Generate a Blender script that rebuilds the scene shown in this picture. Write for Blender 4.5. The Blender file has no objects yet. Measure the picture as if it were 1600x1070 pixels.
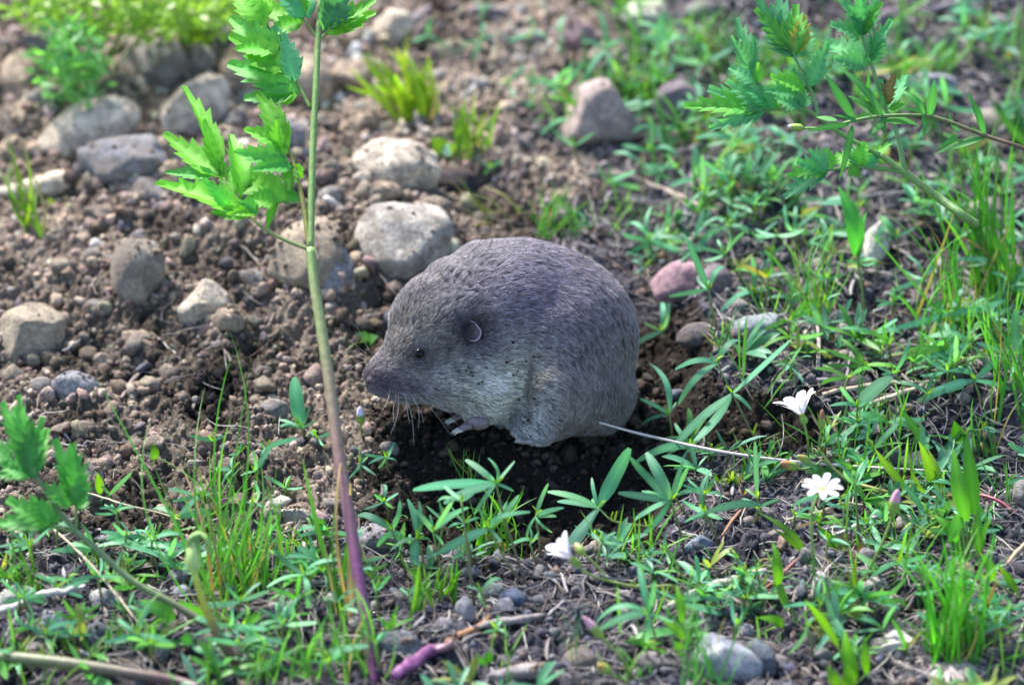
import bpy, bmesh, math, random
import numpy as np
from mathutils import Vector, Matrix
from mathutils.bvhtree import BVHTree

random.seed(7); RNG = np.random.default_rng(7)
S = 0.01                      # all numbers below are centimetres
sc = bpy.context.scene
COL = sc.collection

# ------------------------------------------------------------------ camera, sky, sun
PITCH = math.radians(30); DIST = 200.0; LOOK = np.array([0.0, 0.0, 4.5]); FPX = 5689.0
Fv = np.array([0, math.cos(PITCH), -math.sin(PITCH)])
Uv = np.array([0, math.sin(PITCH), math.cos(PITCH)])
Rv = np.array([1.0, 0, 0])
CP = LOOK - Fv * DIST
cam = bpy.data.cameras.new('camera'); camo = bpy.data.objects.new('camera', cam); COL.objects.link(camo)
camo.location = CP * S; camo.rotation_euler = (math.pi / 2 - PITCH, 0, 0)
cam.lens = 36 * FPX / 1600; cam.sensor_width = 36; cam.clip_start = 0.05; cam.clip_end = 200
cam.dof.use_dof = True; cam.dof.focus_distance = 1.94; cam.dof.aperture_fstop = 4.9
sc.camera = camo

W = bpy.data.worlds.new('World'); sc.world = W; W.use_nodes = True
SUN_EL, SUN_AZ = 50, -34       # sun behind and to one side (degrees from +Y, towards -X)
nt = W.node_tree; bg = nt.nodes['Background']
sky = nt.nodes.new('ShaderNodeTexSky'); sky.sky_type = 'NISHITA'; sky.sun_disc = False
sky.sun_elevation = math.radians(SUN_EL); sky.sun_rotation = math.radians(SUN_AZ)
nt.links.new(sky.outputs[0], bg.inputs[0]); bg.inputs[1].default_value = 0.105
sl = bpy.data.lights.new('sun', 'SUN'); slo = bpy.data.objects.new('sun', sl); COL.objects.link(slo)
sl.energy = 3.3; sl.angle = math.radians(9); sl.color = (1.0, 0.96, 0.90)
el, az = math.radians(SUN_EL), math.radians(SUN_AZ)
sdir = Vector((math.sin(az) * math.cos(el), math.cos(az) * math.cos(el), math.sin(el)))
slo.rotation_euler = sdir.to_track_quat('Z', 'Y').to_euler()
sc.view_settings.view_transform = 'Standard'; sc.view_settings.look = 'None'
sc.view_settings.exposure = 1.85; sc.view_settings.gamma = 1.0; sc.view_settings.use_curve_mapping = False
sc.cycles.max_bounces = 6; sc.cycles.transparent_max_bounces = 6
sc.cycles.diffuse_bounces = 3; sc.cycles.glossy_bounces = 2; sc.cycles.transmission_bounces = 3
sc.cycles.use_denoising = True

# ------------------------------------------------------------------ noise
_perm = np.random.default_rng(3).permutation(4096)
_ang = np.random.default_rng(4).random(4096) * 2 * np.pi
_gx, _gy = np.cos(_ang), np.sin(_ang)
def perlin(x, y, seed=0):
    x = np.asarray(x, float) + seed * 17.31; y = np.asarray(y, float) + seed * 9.77
    xi = np.floor(x).astype(int); yi = np.floor(y).astype(int); fx = x - xi; fy = y - yi
    u = fx * fx * fx * (fx * (fx * 6 - 15) + 10); v = fy * fy * fy * (fy * (fy * 6 - 15) + 10)
    def g(ix, iy, dx, dy):
        h = _perm[(_perm[ix & 4095] + iy) & 4095]; return _gx[h] * dx + _gy[h] * dy
    a = g(xi, yi, fx, fy); b = g(xi + 1, yi, fx - 1, fy); c = g(xi, yi + 1, fx, fy - 1); d = g(xi + 1, yi + 1, fx - 1, fy - 1)
    return ((a + (b - a) * u) * (1 - v) + (c + (d - c) * u) * v) * 1.5
def fbm(x, y, sc_, octs=4, seed=0, gain=.5):
    r = 0; a = 1; f = 1 / sc_
    for i in range(octs): r = r + a * perlin(x * f, y * f, seed + i); a *= gain; f *= 2.03
    return r
def sst(x, a, b):
    t = np.clip((x - a) / (b - a), 0, 1); return t * t * (3 - 2 * t)
_p3 = np.random.default_rng(5).random((16, 3)) * 2 - 1
def blob_noise(P, freq, seed):
    """cheap smooth 3-D noise for stones and clods (sum of sines)"""
    r = np.zeros(len(P)); rg = np.random.default_rng(seed)
    for i in range(9):
        d = rg.normal(size=3); d /= np.linalg.norm(d)
        r += np.sin((P @ d) * freq * rg.uniform(.6, 1.7) + rg.uniform(0, 6.28))
    return r / 3.0

# ------------------------------------------------------------------ terrain
def base_h(x, y):
    z = 0.16 * np.maximum(0, y - 6)
    z = z + 3.2 * np.exp(-(((x + 15) / 13) ** 2 + ((y - 15) / 12) ** 2))            # burrow mound
    z = z + 1.0 * np.exp(-(((x + 4) / 7) ** 2 + ((y - 12) / 5) ** 2))
    z = z - 2.3 * np.exp(-(((x - .8) / 7.2) ** 4 + ((y + 9.2) / 4.2) ** 4))                # hollow in front
    z = z + 2.2 * sst(x, 8.2, 11.5) * sst(y, -5.5, -0.5) * (1 - sst(x, 26, 40) * .5)     # ledge
    z = z + 1.3 * sst(-y, 15, 22) * 0
    z = z + 0.8 * fbm(x, y, 11, 3, 1)
    return z
def moist_shade(x, y):  # damp soil of the hollow, plus shade painted in as darker colour
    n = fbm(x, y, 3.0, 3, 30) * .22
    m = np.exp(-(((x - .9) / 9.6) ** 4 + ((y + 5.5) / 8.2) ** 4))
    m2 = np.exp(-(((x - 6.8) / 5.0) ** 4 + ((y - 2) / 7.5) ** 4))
    m3 = .8 * np.exp(-(((x - 13.5) / 4.5) ** 4 + ((y + 3.2) / 2.2) ** 2))  # shade below the ledge, painted in as dark soil
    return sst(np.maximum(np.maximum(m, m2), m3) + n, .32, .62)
def mound(x, y):
    n = fbm(x, y, 8, 3, 40) * 4
    return 1 - sst(x + n - 0.35 * np.maximum(y, -30) * .5 + 4.5 * sst(-y, 5, 12) + 34 * sst(-y, 11, 16), -3.5, 2.5)
def fine_h(x, y):
    ml = mound(x, y)
    h = fbm(x, y, 3.0, 3, 11) * .45
    c = np.abs(fbm(x, y, 1.3, 3, 12)); h = h + (.45 - c) * .55 * (0.5 + .7 * ml)
    c = np.abs(fbm(x, y, .6, 3, 15)); h = h + (.4 - c) * .6
    return h
fy0 = 0
def axis(lo, hi, n, far):
    core = np.linspace(lo, hi, n); st = core[1] - core[0]
    out = []; d = st; v = 0
    while v < far: d *= 1.32; v += d; out.append(v)
    out = np.array(out)
    return np.concatenate([lo - out[::-1], core, hi + out])
GX = axis(-36, 36, 640, 5000); GY = axis(-32, 62, 720, 5000)
XX, YY = np.meshgrid(GX, GY)
ZZ = base_h(XX, YY)
inner = (np.abs(XX) < 39) & (YY > -35) & (YY < 67)
ZZ = np.where(np.abs(XX) + np.abs(YY) > 300, 0.16 * np.clip(YY, 6, 300) * 1.0 - .96, ZZ)
ZZ = ZZ + np.where(inner, fine_h(XX, YY), 0)
def H(x, y):
    x = np.atleast_1d(np.asarray(x, float)); y = np.atleast_1d(np.asarray(y, float))
    i = np.clip(np.searchsorted(GX, x) - 1, 0, len(GX) - 2); j = np.clip(np.searchsorted(GY, y) - 1, 0, len(GY) - 2)
    u = (x - GX[i]) / (GX[i + 1] - GX[i]); v = (y - GY[j]) / (GY[j + 1] - GY[j])
    return (ZZ[j, i] * (1 - u) + ZZ[j, i + 1] * u) * (1 - v) + (ZZ[j + 1, i] * (1 - u) + ZZ[j + 1, i + 1] * u) * v
def h1(x, y): return float(H(x, y)[0])
def ray(px, py): return Fv + Rv * ((px - 800) / FPX) + Uv * ((535 - py) / FPX)
def at(px, py, depth): return CP + ray(px, py) * depth
def ground(px, py):
    r = ray(px, py); t = np.linspace(140, 330, 1200); P = CP + np.outer(t, r)
    below = P[:, 2] < H(P[:, 0], P[:, 1]); k = int(np.argmax(below)) if below.any() else len(t) - 1
    return P[k], float(t[k])
def depth_of(p): return float((np.asarray(p) - CP) @ Fv)
def proj(p):
    d = np.asarray(p) - CP; t = d @ Fv
    return 800 + FPX * (d @ Rv) / t, 535 - FPX * (d @ Uv) / t

# ------------------------------------------------------------------ mesh helpers
def mesh_np(name, V, F, mat=None, col=None, smooth=True):
    me = bpy.data.meshes.new(name); V = np.asarray(V, np.float32) * S; F = np.asarray(F, np.int32); n = F.shape[1]
    me.vertices.add(len(V)); me.vertices.foreach_set('co', V.ravel())
    me.loops.add(F.size); me.loops.foreach_set('vertex_index', F.ravel())
    me.polygons.add(len(F)); me.polygons.foreach_set('loop_start', np.arange(0, F.size, n, dtype=np.int32))
    if smooth: me.polygons.foreach_set('use_smooth', np.ones(len(F), bool))
    me.update(calc_edges=True)
    if col is not None:
        a = me.color_attributes.new('Col', 'FLOAT_COLOR', 'POINT')
        c = np.ones((len(V), 4), np.float32); c[:, :3] = col; a.data.foreach_set('color', c.ravel())
    if mat: me.materials.append(mat)
    return me
def obj(name, me, parent=None, base=None, kind=None):
    o = bpy.data.objects.new(name, me); COL.objects.link(o)
    if parent is not None: o.parent = parent
    if kind: o['kind'] = kind
    return o
def tag(o, label, cat, group=None):
    o['label'] = label; o['category'] = cat
    if group: o['group'] = group
    return o
def empty(name, p):
    o = bpy.data.objects.new(name, None); COL.objects.link(o); o.location = Vector(p) * S
    o.empty_display_size = .01; return o
def catmull(P, n):
    P = np.asarray(P, float)
    if len(P) == 2: return P[0] + np.outer(np.linspace(0, 1, n), P[1] - P[0])
    Q = np.vstack([2 * P[0] - P[1], P, 2 * P[-1] - P[-2]]); T = np.linspace(0, len(P) - 1 - 1e-6, n); out = []
    for t in T:
        i = int(t); f = t - i; a, b, c, d = Q[i:i + 4]
        out.append(.5 * ((2 * b) + (c - a) * f + (2 * a - 5 * b + 4 * c - d) * f * f + (3 * b - a - 3 * c + d) * f ** 3))
    return np.array(out)
def tube(P, rad, n=24, sides=8, cols=None, ribs=0):
    """tube along a smooth path; rad and cols are given at the control points"""
    P = np.asarray(P, float); C = catmull(P, n); m = len(P)
    r = np.interp(np.linspace(0, m - 1, n), range(m), np.broadcast_to(rad, m))
    T = np.gradient(C, axis=0); T /= np.linalg.norm(T, axis=1)[:, None] + 1e-9
    a = np.array([0, 1, .3]); A = np.cross(T, a); A /= np.linalg.norm(A, axis=1)[:, None]; B = np.cross(T, A)
    th = np.linspace(0, 2 * np.pi, sides, endpoint=False); V = []
    for i in range(n):
        rr = r[i] * (1 + ribs * np.cos(th * sides / 2))
        V.append(C[i] + np.outer(np.cos(th) * rr, A[i]) + np.outer(np.sin(th) * rr, B[i]))
    V = np.vstack(V + [C[:1], C[-1:]])
    F = []
    for i in range(n - 1):
        for j in range(sides):
            k = (j + 1) % sides; a0 = i * sides
            F.append((a0 + j, a0 + k, a0 + sides + k, a0 + sides + j))
    for j in range(sides):
        k = (j + 1) % sides; F.append((n * sides, k, j, j)); e = (n - 1) * sides; F.append((n * sides + 1, e + j, e + k, e + k))
    c = None
    if cols is not None:
        cc = np.array([np.interp(np.linspace(0, m - 1, n), range(m), np.asarray(cols, float)[:, q]) for q in range(3)]).T
        c = np.vstack([np.repeat(cc, sides, 0), cc[:1], cc[-1:]])
    return V, F, c
def tris_mesh(name, V, F, mat, col=None, smooth=True):
    me = bpy.data.meshes.new(name)
    FF = [tuple(dict.fromkeys(int(q) for q in f)) for f in F]
    me.from_pydata([tuple(map(float, v * S)) for v in np.asarray(V, float)], [], FF)
    me.polygons.foreach_set('use_smooth', [smooth] * len(me.polygons))
    if col is not None:
        a = me.color_attributes.new('Col', 'FLOAT_COLOR', 'POINT'); c = np.ones((len(V), 4), np.float32); c[:, :3] = col
        a.data.foreach_set('color', c.ravel())
    me.materials.append(mat); return me
def merge(parts):
    V = []; F = []; C = []; o = 0
    for v, f, c in parts:
        V.append(v); F += [tuple(q + o for q in g) for g in f]; o += len(v)
        C.append(c if c is not None else np.ones((len(v), 3)) * .5)
    return np.vstack(V), F, np.vstack(C)
def ico(sub):
    bm = bmesh.new(); bmesh.ops.create_icosphere(bm, subdivisions=sub, radius=1)
    V = np.array([v.co[:] for v in bm.verts]); F = np.array([[v.index for v in f.verts] for f in bm.faces]); bm.free(); return V, F
ICO = {k: ico(k) for k in (1, 2, 3, 4, 5)}
def rotm(rg, n):
    q = rg.normal(size=(n, 4)); q /= np.linalg.norm(q, axis=1)[:, None]; w, x, y, z = q.T
    return np.stack([1 - 2 * (y * y + z * z), 2 * (x * y - z * w), 2 * (x * z + y * w), 2 * (x * y + z * w), 1 - 2 * (x * x + z * z), 2 * (y * z - x * w),
                     2 * (x * z - y * w), 2 * (y * z + x * w), 1 - 2 * (x * x + y * y)], 1).reshape(n, 3, 3)

# ------------------------------------------------------------------ materials
def newmat(name):
    m = bpy.data.materials.new(name); m.use_nodes = True; n = m.node_tree; return m, n, n.nodes['Principled BSDF']
def N(n, t, **kw):
    x = n.nodes.new(t)
    for k, v in kw.items():
        if k in x.inputs: x.inputs[k].default_value = v
        else: setattr(x, k, v)
    return x
def noise(n, scale, detail=5, rough=.6, vec=None):
    x = N(n, 'ShaderNodeTexNoise'); x.inputs['Scale'].default_value = scale; x.inputs['Detail'].default_value = detail
    x.inputs['Roughness'].default_value = rough
    if vec is not None: n.links.new(vec, x.inputs['Vector'])
    return x
def ramp(n, fac, stops):
    x = N(n, 'ShaderNodeValToRGB'); n.links.new(fac, x.inputs[0]); e = x.color_ramp.elements
    while len(e) < len(stops): e.new(.5)
    for q, (p, c) in zip(e, stops): q.position = p; q.color = (*c, 1) if len(c) == 3 else c
    return x
def mixc(n, mode, fac, a, b):
    x = N(n, 'ShaderNodeMix', data_type='RGBA', blend_type=mode)
    for s, v in ((0, fac), (6, a), (7, b)):
        if hasattr(v, 'is_linked') or isinstance(v, bpy.types.NodeSocket): n.links.new(v, x.inputs[s])
        elif s == 0: x.inputs[0].default_value = v
        else: x.inputs[s].default_value = (*v, 1)
    return x.outputs[2]
def bump(n, b, h, strength=.5, dist=.001):
    x = N(n, 'ShaderNodeBump'); x.inputs['Strength'].default_value = strength; x.inputs['Distance'].default_value = dist
    n.links.new(h, x.inputs['Height']); n.links.new(x.outputs[0], b.inputs['Normal']); return x

def soil_mat():
    m, n, b = newmat('soil'); tc = N(n, 'ShaderNodeTexCoord').outputs['Object']
    at_ = N(n, 'ShaderNodeVertexColor', layer_name='Col')
    n1 = noise(n, 240, 8, .7, tc); r1 = ramp(n, n1.outputs[0], [(.32, (.42, .42, .44)), (.5, (1, 1, 1)), (.68, (1.6, 1.55, 1.5))])
    n2 = noise(n, 900, 4, .6, tc); r2 = ramp(n, n2.outputs[0], [(.35, (.7, .7, .7)), (.6, (1.12, 1.12, 1.12)), (.7, (1.5, 1.5, 1.5))])
    c = mixc(n, 'MULTIPLY', 1, at_.outputs[0], r1.outputs[0]); c = mixc(n, 'MULTIPLY', 1, c, r2.outputs[0])
    n.links.new(c, b.inputs['Base Color']); b.inputs['Roughness'].default_value = .95
    b.inputs['Specular IOR Level'].default_value = .15
    bump(n, b, noise(n, 700, 6, .75, tc).outputs[0], .9, .0012)
    return m
def stone_mat():
    m, n, b = newmat('stone'); tc = N(n, 'ShaderNodeTexCoord').outputs['Object']; oi = N(n, 'ShaderNodeObjectInfo')
    off = N(n, 'ShaderNodeVectorMath', operation='ADD'); n.links.new(tc, off.inputs[0]); n.links.new(oi.outputs['Random'], off.inputs[1])
    v = off.outputs[0]
    n1 = noise(n, 85, 9, .7, v); r1 = ramp(n, n1.outputs[0], [(.32, (.58, .57, .60)), (.48, (1, .98, .95)), (.62, (1.35, 1.30, 1.20))])
    n2 = noise(n, 420, 6, .75, v); r2 = ramp(n, n2.outputs[0], [(.34, (.6, .6, .62)), (.48, (1, 1, 1)), (.66, (1.35, 1.35, 1.33))])
    c = mixc(n, 'MULTIPLY', 1, oi.outputs['Color'], r1.outputs[0]); c = mixc(n, 'MULTIPLY', 1, c, r2.outputs[0])
    # soil dust lying in patches on the stone
    n3 = noise(n, 90, 6, .7, v); r3 = ramp(n, n3.outputs[0], [(.44, (0, 0, 0)), (.56, (1, 1, 1))])
    ff = N(n, 'ShaderNodeMath', operation='MULTIPLY'); n.links.new(r3.outputs[0], ff.inputs[0]); n.links.new(oi.outputs['Alpha'], ff.inputs[1])
    c = mixc(n, 'MIX', ff.outputs[0], c, (.20, .16, .13))
    n.links.new(c, b.inputs['Base Color']); b.inputs['Roughness'].default_value = .85; b.inputs['Specular IOR Level'].default_value = .3
    h = mixc(n, 'ADD', 1, noise(n, 130, 8, .7, v).outputs[0], r2.outputs[0]); bump(n, b, h, .8, .002)
    return m
def leaf_mat(name, trans=.42, rough=.44, var=.35, tint=(1.25, 1.35, .55)):
    m, n, b = newmat(name); oi = N(n, 'ShaderNodeObjectInfo'); tc = N(n, 'ShaderNodeTexCoord')
    r0 = ramp(n, oi.outputs['Random'], [(0, (1 - var, 1 - var * .8, 1 - var)), (.5, (1, 1, 1)), (1, (1 + var * .9, 1 + var * .5, 1 + var * .1))])
    n1 = noise(n, 160, 5, .6, tc.outputs['Object']); r1 = ramp(n, n1.outputs[0], [(.3, (.75, .8, .8)), (.6, (1.1, 1.07, 1)), (.75, (1.35, 1.25, 1.1))])
    va = N(n, 'ShaderNodeVertexColor', layer_name='Col')
    c = mixc(n, 'MULTIPLY', 1, oi.outputs['Color'], r0.outputs[0]); c = mixc(n, 'MULTIPLY', 1, c, r1.outputs[0])
    c = mixc(n, 'MULTIPLY', 1, c, va.outputs[0])
    n.links.new(c, b.inputs['Base Color']); b.inputs['Roughness'].default_value = rough; b.inputs['Specular IOR Level'].default_value = .36
    bump(n, b, noise(n, 500, 3, .6, tc.outputs['Object']).outputs[0], .25, .0006)
    t = N(n, 'ShaderNodeBsdfTranslucent'); ct = mixc(n, 'MULTIPLY', 1, c, tint); n.links.new(ct, t.inputs[0])
    mx = N(n, 'ShaderNodeMixShader'); mx.inputs[0].default_value = trans
    n.links.new(b.outputs[0], mx.inputs[1]); n.links.new(t.outputs[0], mx.inputs[2]); n.links.new(mx.outputs[0], n.nodes['Material Output'].inputs[0])
    return m
def attr_mat(name, rough=.6, nz=300, lo=.75, hi=1.25, bs=.3):
    m, n, b = newmat(name); tc = N(n, 'ShaderNodeTexCoord').outputs['Object']; va = N(n, 'ShaderNodeVertexColor', layer_name='Col')
    n1 = noise(n, nz, 6, .6, tc); r1 = ramp(n, n1.outputs[0], [(.3, (lo,) * 3), (.7, (hi,) * 3)])
    c = mixc(n, 'MULTIPLY', 1, va.outputs[0], r1.outputs[0]); n.links.new(c, b.inputs['Base Color']); b.inputs['Roughness'].default_value = rough
    bump(n, b, n1.outputs[0], bs, .0008); return m
def plain(name, c, rough=.5, spec=.5):
    m, n, b = newmat(name); tc = N(n, 'ShaderNodeTexCoord').outputs['Object']
    n1 = noise(n, 400, 4, .6, tc); r = ramp(n, n1.outputs[0], [(.3, tuple(q * .75 for q in c)), (.7, tuple(min(1, q * 1.2) for q in c))])
    n.links.new(r.outputs[0], b.inputs['Base Color']); b.inputs['Roughness'].default_value = rough; b.inputs['Specular IOR Level'].default_value = spec; return m
M_SOIL = soil_mat(); M_STONE = stone_mat(); M_LEAF = leaf_mat('leaf'); M_STEM = attr_mat('stem', .5); M_DRY = attr_mat('dry_litter', .85)
M_PETAL = leaf_mat('petal', .35, .6, .05, (1, 1, 1.02))

# ------------------------------------------------------------------ ground sheet
def soil_colour(x, y):
    mo = moist_shade(x, y)[:, None]; ml = mound(x, y)[:, None]
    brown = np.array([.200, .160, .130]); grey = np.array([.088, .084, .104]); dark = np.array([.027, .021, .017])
    n = (fbm(x, y, 4, 4, 50)[:, None]); n2 = fbm(x, y, 14, 3, 51)[:, None]
    c = grey * (1 - ml) + brown * ml
    dry = sst(y, 4, 34)[:, None] * ml                      # drier soil at the mound's back, with its warm sunlit brightness painted in
    c = c * (1 + .75 * dry) + dry * np.array([.02, .008, 0])
    c = c * (1 + .75 * n + .35 * n2)
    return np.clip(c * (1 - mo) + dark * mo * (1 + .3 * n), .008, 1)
ny, nx = XX.shape; idx = np.arange(nx * ny).reshape(ny, nx)
Q = np.stack([idx[:-1, :-1], idx[:-1, 1:], idx[1:, 1:], idx[1:, :-1]], -1).reshape(-1, 4)
xf, yf = XX.ravel(), YY.ravel()
sheet = obj('ground', mesh_np('ground', np.stack([xf, yf, ZZ.ravel()], 1), Q, M_SOIL, soil_colour(xf, yf) * .68), kind='structure')  # sheet colour darkened so the gaps between crumbs look shaded
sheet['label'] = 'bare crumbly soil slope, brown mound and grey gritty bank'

# ------------------------------------------------------------------ loose soil crumbs and grit (nobody could count them)
def sample_frame(n, rg, ylo=-31, yhi=62, xh=36):
    return rg.uniform(-xh, xh, n), rg.uniform(ylo, yhi, n)
def lumps(name, x, y, r, sub, flat, colf, label, seed, lift=.25, var=6, angular=0):
    rg = np.random.default_rng(seed); V0, F0 = ICO[sub]; n = len(x)
    shapes = []
    for k in range(var):
        sh = V0 * (1 + .26 * blob_noise(V0, 2.0, seed * 31 + k)[:, None] + (.16 * blob_noise(V0, 5.5, seed * 17 + k)[:, None] if sub > 1 else 0)) * rg.uniform(.75, 1.25, 3)
        if True:
            for q in range(7 if angular else 3):
                d = rg.normal(size=3); d /= np.linalg.norm(d); h = rg.uniform(.45, .8); e = np.maximum(0, sh @ d - h); sh = sh - e[:, None] * d
        shapes.append(sh)
    shapes = np.array(shapes); pick = rg.integers(0, var, n)
    sc3 = r[:, None] * np.stack([rg.uniform(.75, 1.25, n), rg.uniform(.75, 1.25, n), rg.uniform(*flat, n)], 1)
    R = rotm(rg, n) if flat[0] > .5 else None
    V = shapes[pick] * sc3[:, None, :]
    if R is not None: V = np.einsum('nij,nkj->nki', R, V)
    else:
        a = rg.uniform(0, 6.28, n); ca, sa = np.cos(a), np.sin(a); X = V[..., 0] * ca[:, None] - V[..., 1] * sa[:, None]; Y = V[..., 0] * sa[:, None] + V[..., 1] * ca[:, None]
        V = np.stack([X, Y, V[..., 2] + X * rg.normal(0, .25, n)[:, None]], -1)
    P = np.stack([x, y, H(x, y) + r * lift], 1)
    V = V + P[:, None, :]
    F = F0[None] + (np.arange(n) * len(V0))[:, None, None]
    c = np.repeat(colf(x, y, rg), len(V0), 0)
    o = obj(name, mesh_np(name, V.reshape(-1, 3), F.reshape(-1, 3), M_SOIL, c), kind='stuff'); o['label'] = label
    return o
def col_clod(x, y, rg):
    c = soil_colour(x, y) * rg.uniform(.55, 1.75, len(x))[:, None] * (1 + rg.normal(0, .06, (len(x), 3))); return np.clip(c * (1 + .9 * moist_shade(x, y)[:, None]), .01, .5)
def col_grit(x, y, rg):
    base = soil_colour(x, y); mo = moist_shade(x, y)[:, None]
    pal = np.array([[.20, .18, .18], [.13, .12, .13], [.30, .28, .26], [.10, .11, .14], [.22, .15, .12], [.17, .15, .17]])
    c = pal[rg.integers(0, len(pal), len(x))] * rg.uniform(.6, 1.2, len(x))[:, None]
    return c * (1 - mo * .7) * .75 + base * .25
def visible(x, y):
    """inside the frame with a margin"""
    P = np.stack([x, y, H(x, y)], 1) - CP; t = P @ Fv; u = 800 + FPX * (P @ Rv) / t; v = 535 - FPX * (P @ Uv) / t
    return (u > -220) & (u < 1820) & (v > -200) & (v < 1200)
rg = np.random.default_rng(11)
x, y = sample_frame(60000, rg); k = visible(x, y) & (rg.random(len(x)) < .25 + .75 * np.maximum(mound(x, y), moist_shade(x, y) * .7)); x, y = x[k], y[k]
lumps('soil_crumbs', x, y, np.clip(rg.pareto(2.6, len(x)) * .09 + .06, .06, .30), 1, (.7, 1.2), col_clod, 'fine brown soil crumbs covering the burrow mound', 21)
x, y = sample_frame(8500, rg); k = visible(x, y) & (rg.random(len(x)) < .10 + .90 * mound(x, y)) & (moist_shade(x, y) < .6); x, y = x[k], y[k]
lumps('soil_clods', x, y, np.clip(rg.pareto(2.6, len(x)) * .15 + .14, .14, .62), 2, (.6, 1.1), col_clod, 'rounded brown soil clods lying loose on the mound', 22, .2, 10)
x, y = sample_frame(2600, rg); k = visible(x, y) & (moist_shade(x, y) > .5); x, y = x[k], y[k]
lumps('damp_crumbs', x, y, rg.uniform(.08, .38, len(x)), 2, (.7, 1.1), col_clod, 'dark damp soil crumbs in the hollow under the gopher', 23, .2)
x, y = sample_frame(26000, rg); k = visible(x, y) & (rg.random(len(x)) > .85 * mound(x, y)) & (rg.random(len(x)) > .9 * moist_shade(x, y)); x, y = x[k], y[k]
lumps('gravel_grit', x, y, np.clip(rg.pareto(2.4, len(x)) * .07 + .06, .06, .34), 1, (.55, 1.0), col_grit, 'grey angular grit and tiny stones on the bank', 24, .25, 8, 1)
x, y = sample_frame(1500, rg); k = visible(x, y) & (rg.random(len(x)) > .6 * mound(x, y)) & (moist_shade(x, y) < .4); x, y = x[k], y[k]
lumps('small_gravel', x, y, rg.uniform(.22, .55, len(x)), 2, (.55, .9), col_grit, 'small grey and tan gravel scattered through the soil', 25, .25, 12, 1)

# dry fibres, needles, bark chips
def litter(name, n, L, rad, seed, label, pal, dens, seg=5):
    rg = np.random.default_rng(seed); x, y = sample_frame(n, rg); k = visible(x, y) & dens(x, y, rg); x, y = x[k], y[k]; n = len(x)
    a = rg.uniform(0, np.pi, n); ln = rg.uniform(*L, n); bend = rg.normal(0, .09, n); s = np.linspace(-.5, .5, seg)
    cx = x[:, None] + np.cos(a)[:, None] * ln[:, None] * s - np.sin(a)[:, None] * (bend * ln)[:, None] * (s * s * 4)
    cy = y[:, None] + np.sin(a)[:, None] * ln[:, None] * s + np.cos(a)[:, None] * (bend * ln)[:, None] * (s * s * 4)
    hz = H(cx.ravel(), cy.ravel()).reshape(cx.shape); hm = hz.max(1)[:, None]
    cz = hz * .45 + hm * .55 + .03 + rg.uniform(0, .15, n)[:, None]
    r = rg.uniform(*rad, n)[:, None] * np.array([.55, 1, 1, .9, .45][:seg])
    wx, wy = -np.sin(a)[:, None] * r, np.cos(a)[:, None] * r
    V = np.stack([np.stack([cx + wx, cy + wy, cz], -1), np.stack([cx, cy, cz + r * .9], -1), np.stack([cx - wx, cy - wy, cz], -1), np.stack([cx, cy, cz - r * .9], -1)], 2)  # n seg 4 3
    f = []
    for i in range(seg - 1):
        for j in range(4): f.append((i * 4 + j, i * 4 + (j + 1) % 4, (i + 1) * 4 + (j + 1) % 4, (i + 1) * 4 + j))
    F = np.array(f)[None] + (np.arange(n) * seg * 4)[:, None, None]
    pal = np.array(pal); c = pal[rg.integers(0, len(pal), n)] * rg.uniform(.6, 1.3, n)[:, None]
    o = obj(name, mesh_np(name, V.reshape(-1, 3), F.reshape(-1, 4), M_DRY, np.repeat(c, seg * 4, 0)), kind='stuff'); o['label'] = label
PALE = [(.32, .29, .27), (.22, .20, .20), (.40, .36, .31), (.16, .13, .12), (.26, .2, .15)]
litter('dry_fibres', 9000, (.8, 3.4), (.015, .045), 31, 'thin pale dry grass fibres strewn over the grey bank', PALE, lambda x, y, r: r.random(len(x)) > np.maximum(.93 * mound(x, y), moist_shade(x, y) * 1.3))
litter('bark_chips', 5200, (.4, 1.9), (.05, .13), 32, 'grey brown bark chips and dead leaf bits on the bank', [(.15, .13, .13), (.2, .17, .16), (.11, .08, .07), (.27, .25, .25)], lambda x, y, r: r.random(len(x)) > np.maximum(.95 * mound(x, y), moist_shade(x, y) * 1.3))

# ------------------------------------------------------------------ landmarks and labels
LAND = []          # (phrase, x, y)
USED = set()
def where(p, head, maxw=16):
    """a label that singles a thing out by the named things nearest to it"""
    c = sorted(((l[1] - p[0]) ** 2 + ((l[2] - p[1]) * .6) ** 2, l) for l in LAND)[:9]
    def rel(l):
        dx, dy = p[0] - l[1], (p[1] - l[2])
        if abs(dx) > abs(dy) * .9: return 'beside'
        return 'behind' if dy > 0 else 'in front of'
    cand = [f'{head} {rel(l)} {l[0]}' for _, l in c[:2]]
    cand += [f'{head} between {c[i][1][0]} and {c[j][1][0]}' for i, j in ((0, 1), (0, 2), (1, 2), (0, 3), (1, 3), (2, 3), (0, 4), (1, 4), (2, 4), (3, 4), (0, 5), (1, 5), (2, 5))]
    cand += [f'{head} {rel(c[i][1])} {c[i][1][0]}, near {c[j][1][0]}' for i in range(5) for j in range(9) if i != j]
    for s in cand:
        if s not in USED and len(s.split()) <= maxw: USED.add(s); return s
    for s in cand:
        for w in ('slightly apart ', 'half hidden ', 'low '):
            if w + s not in USED and len((w + s).split()) <= maxw: USED.add(w + s); return w + s
    return cand[0]
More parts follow.
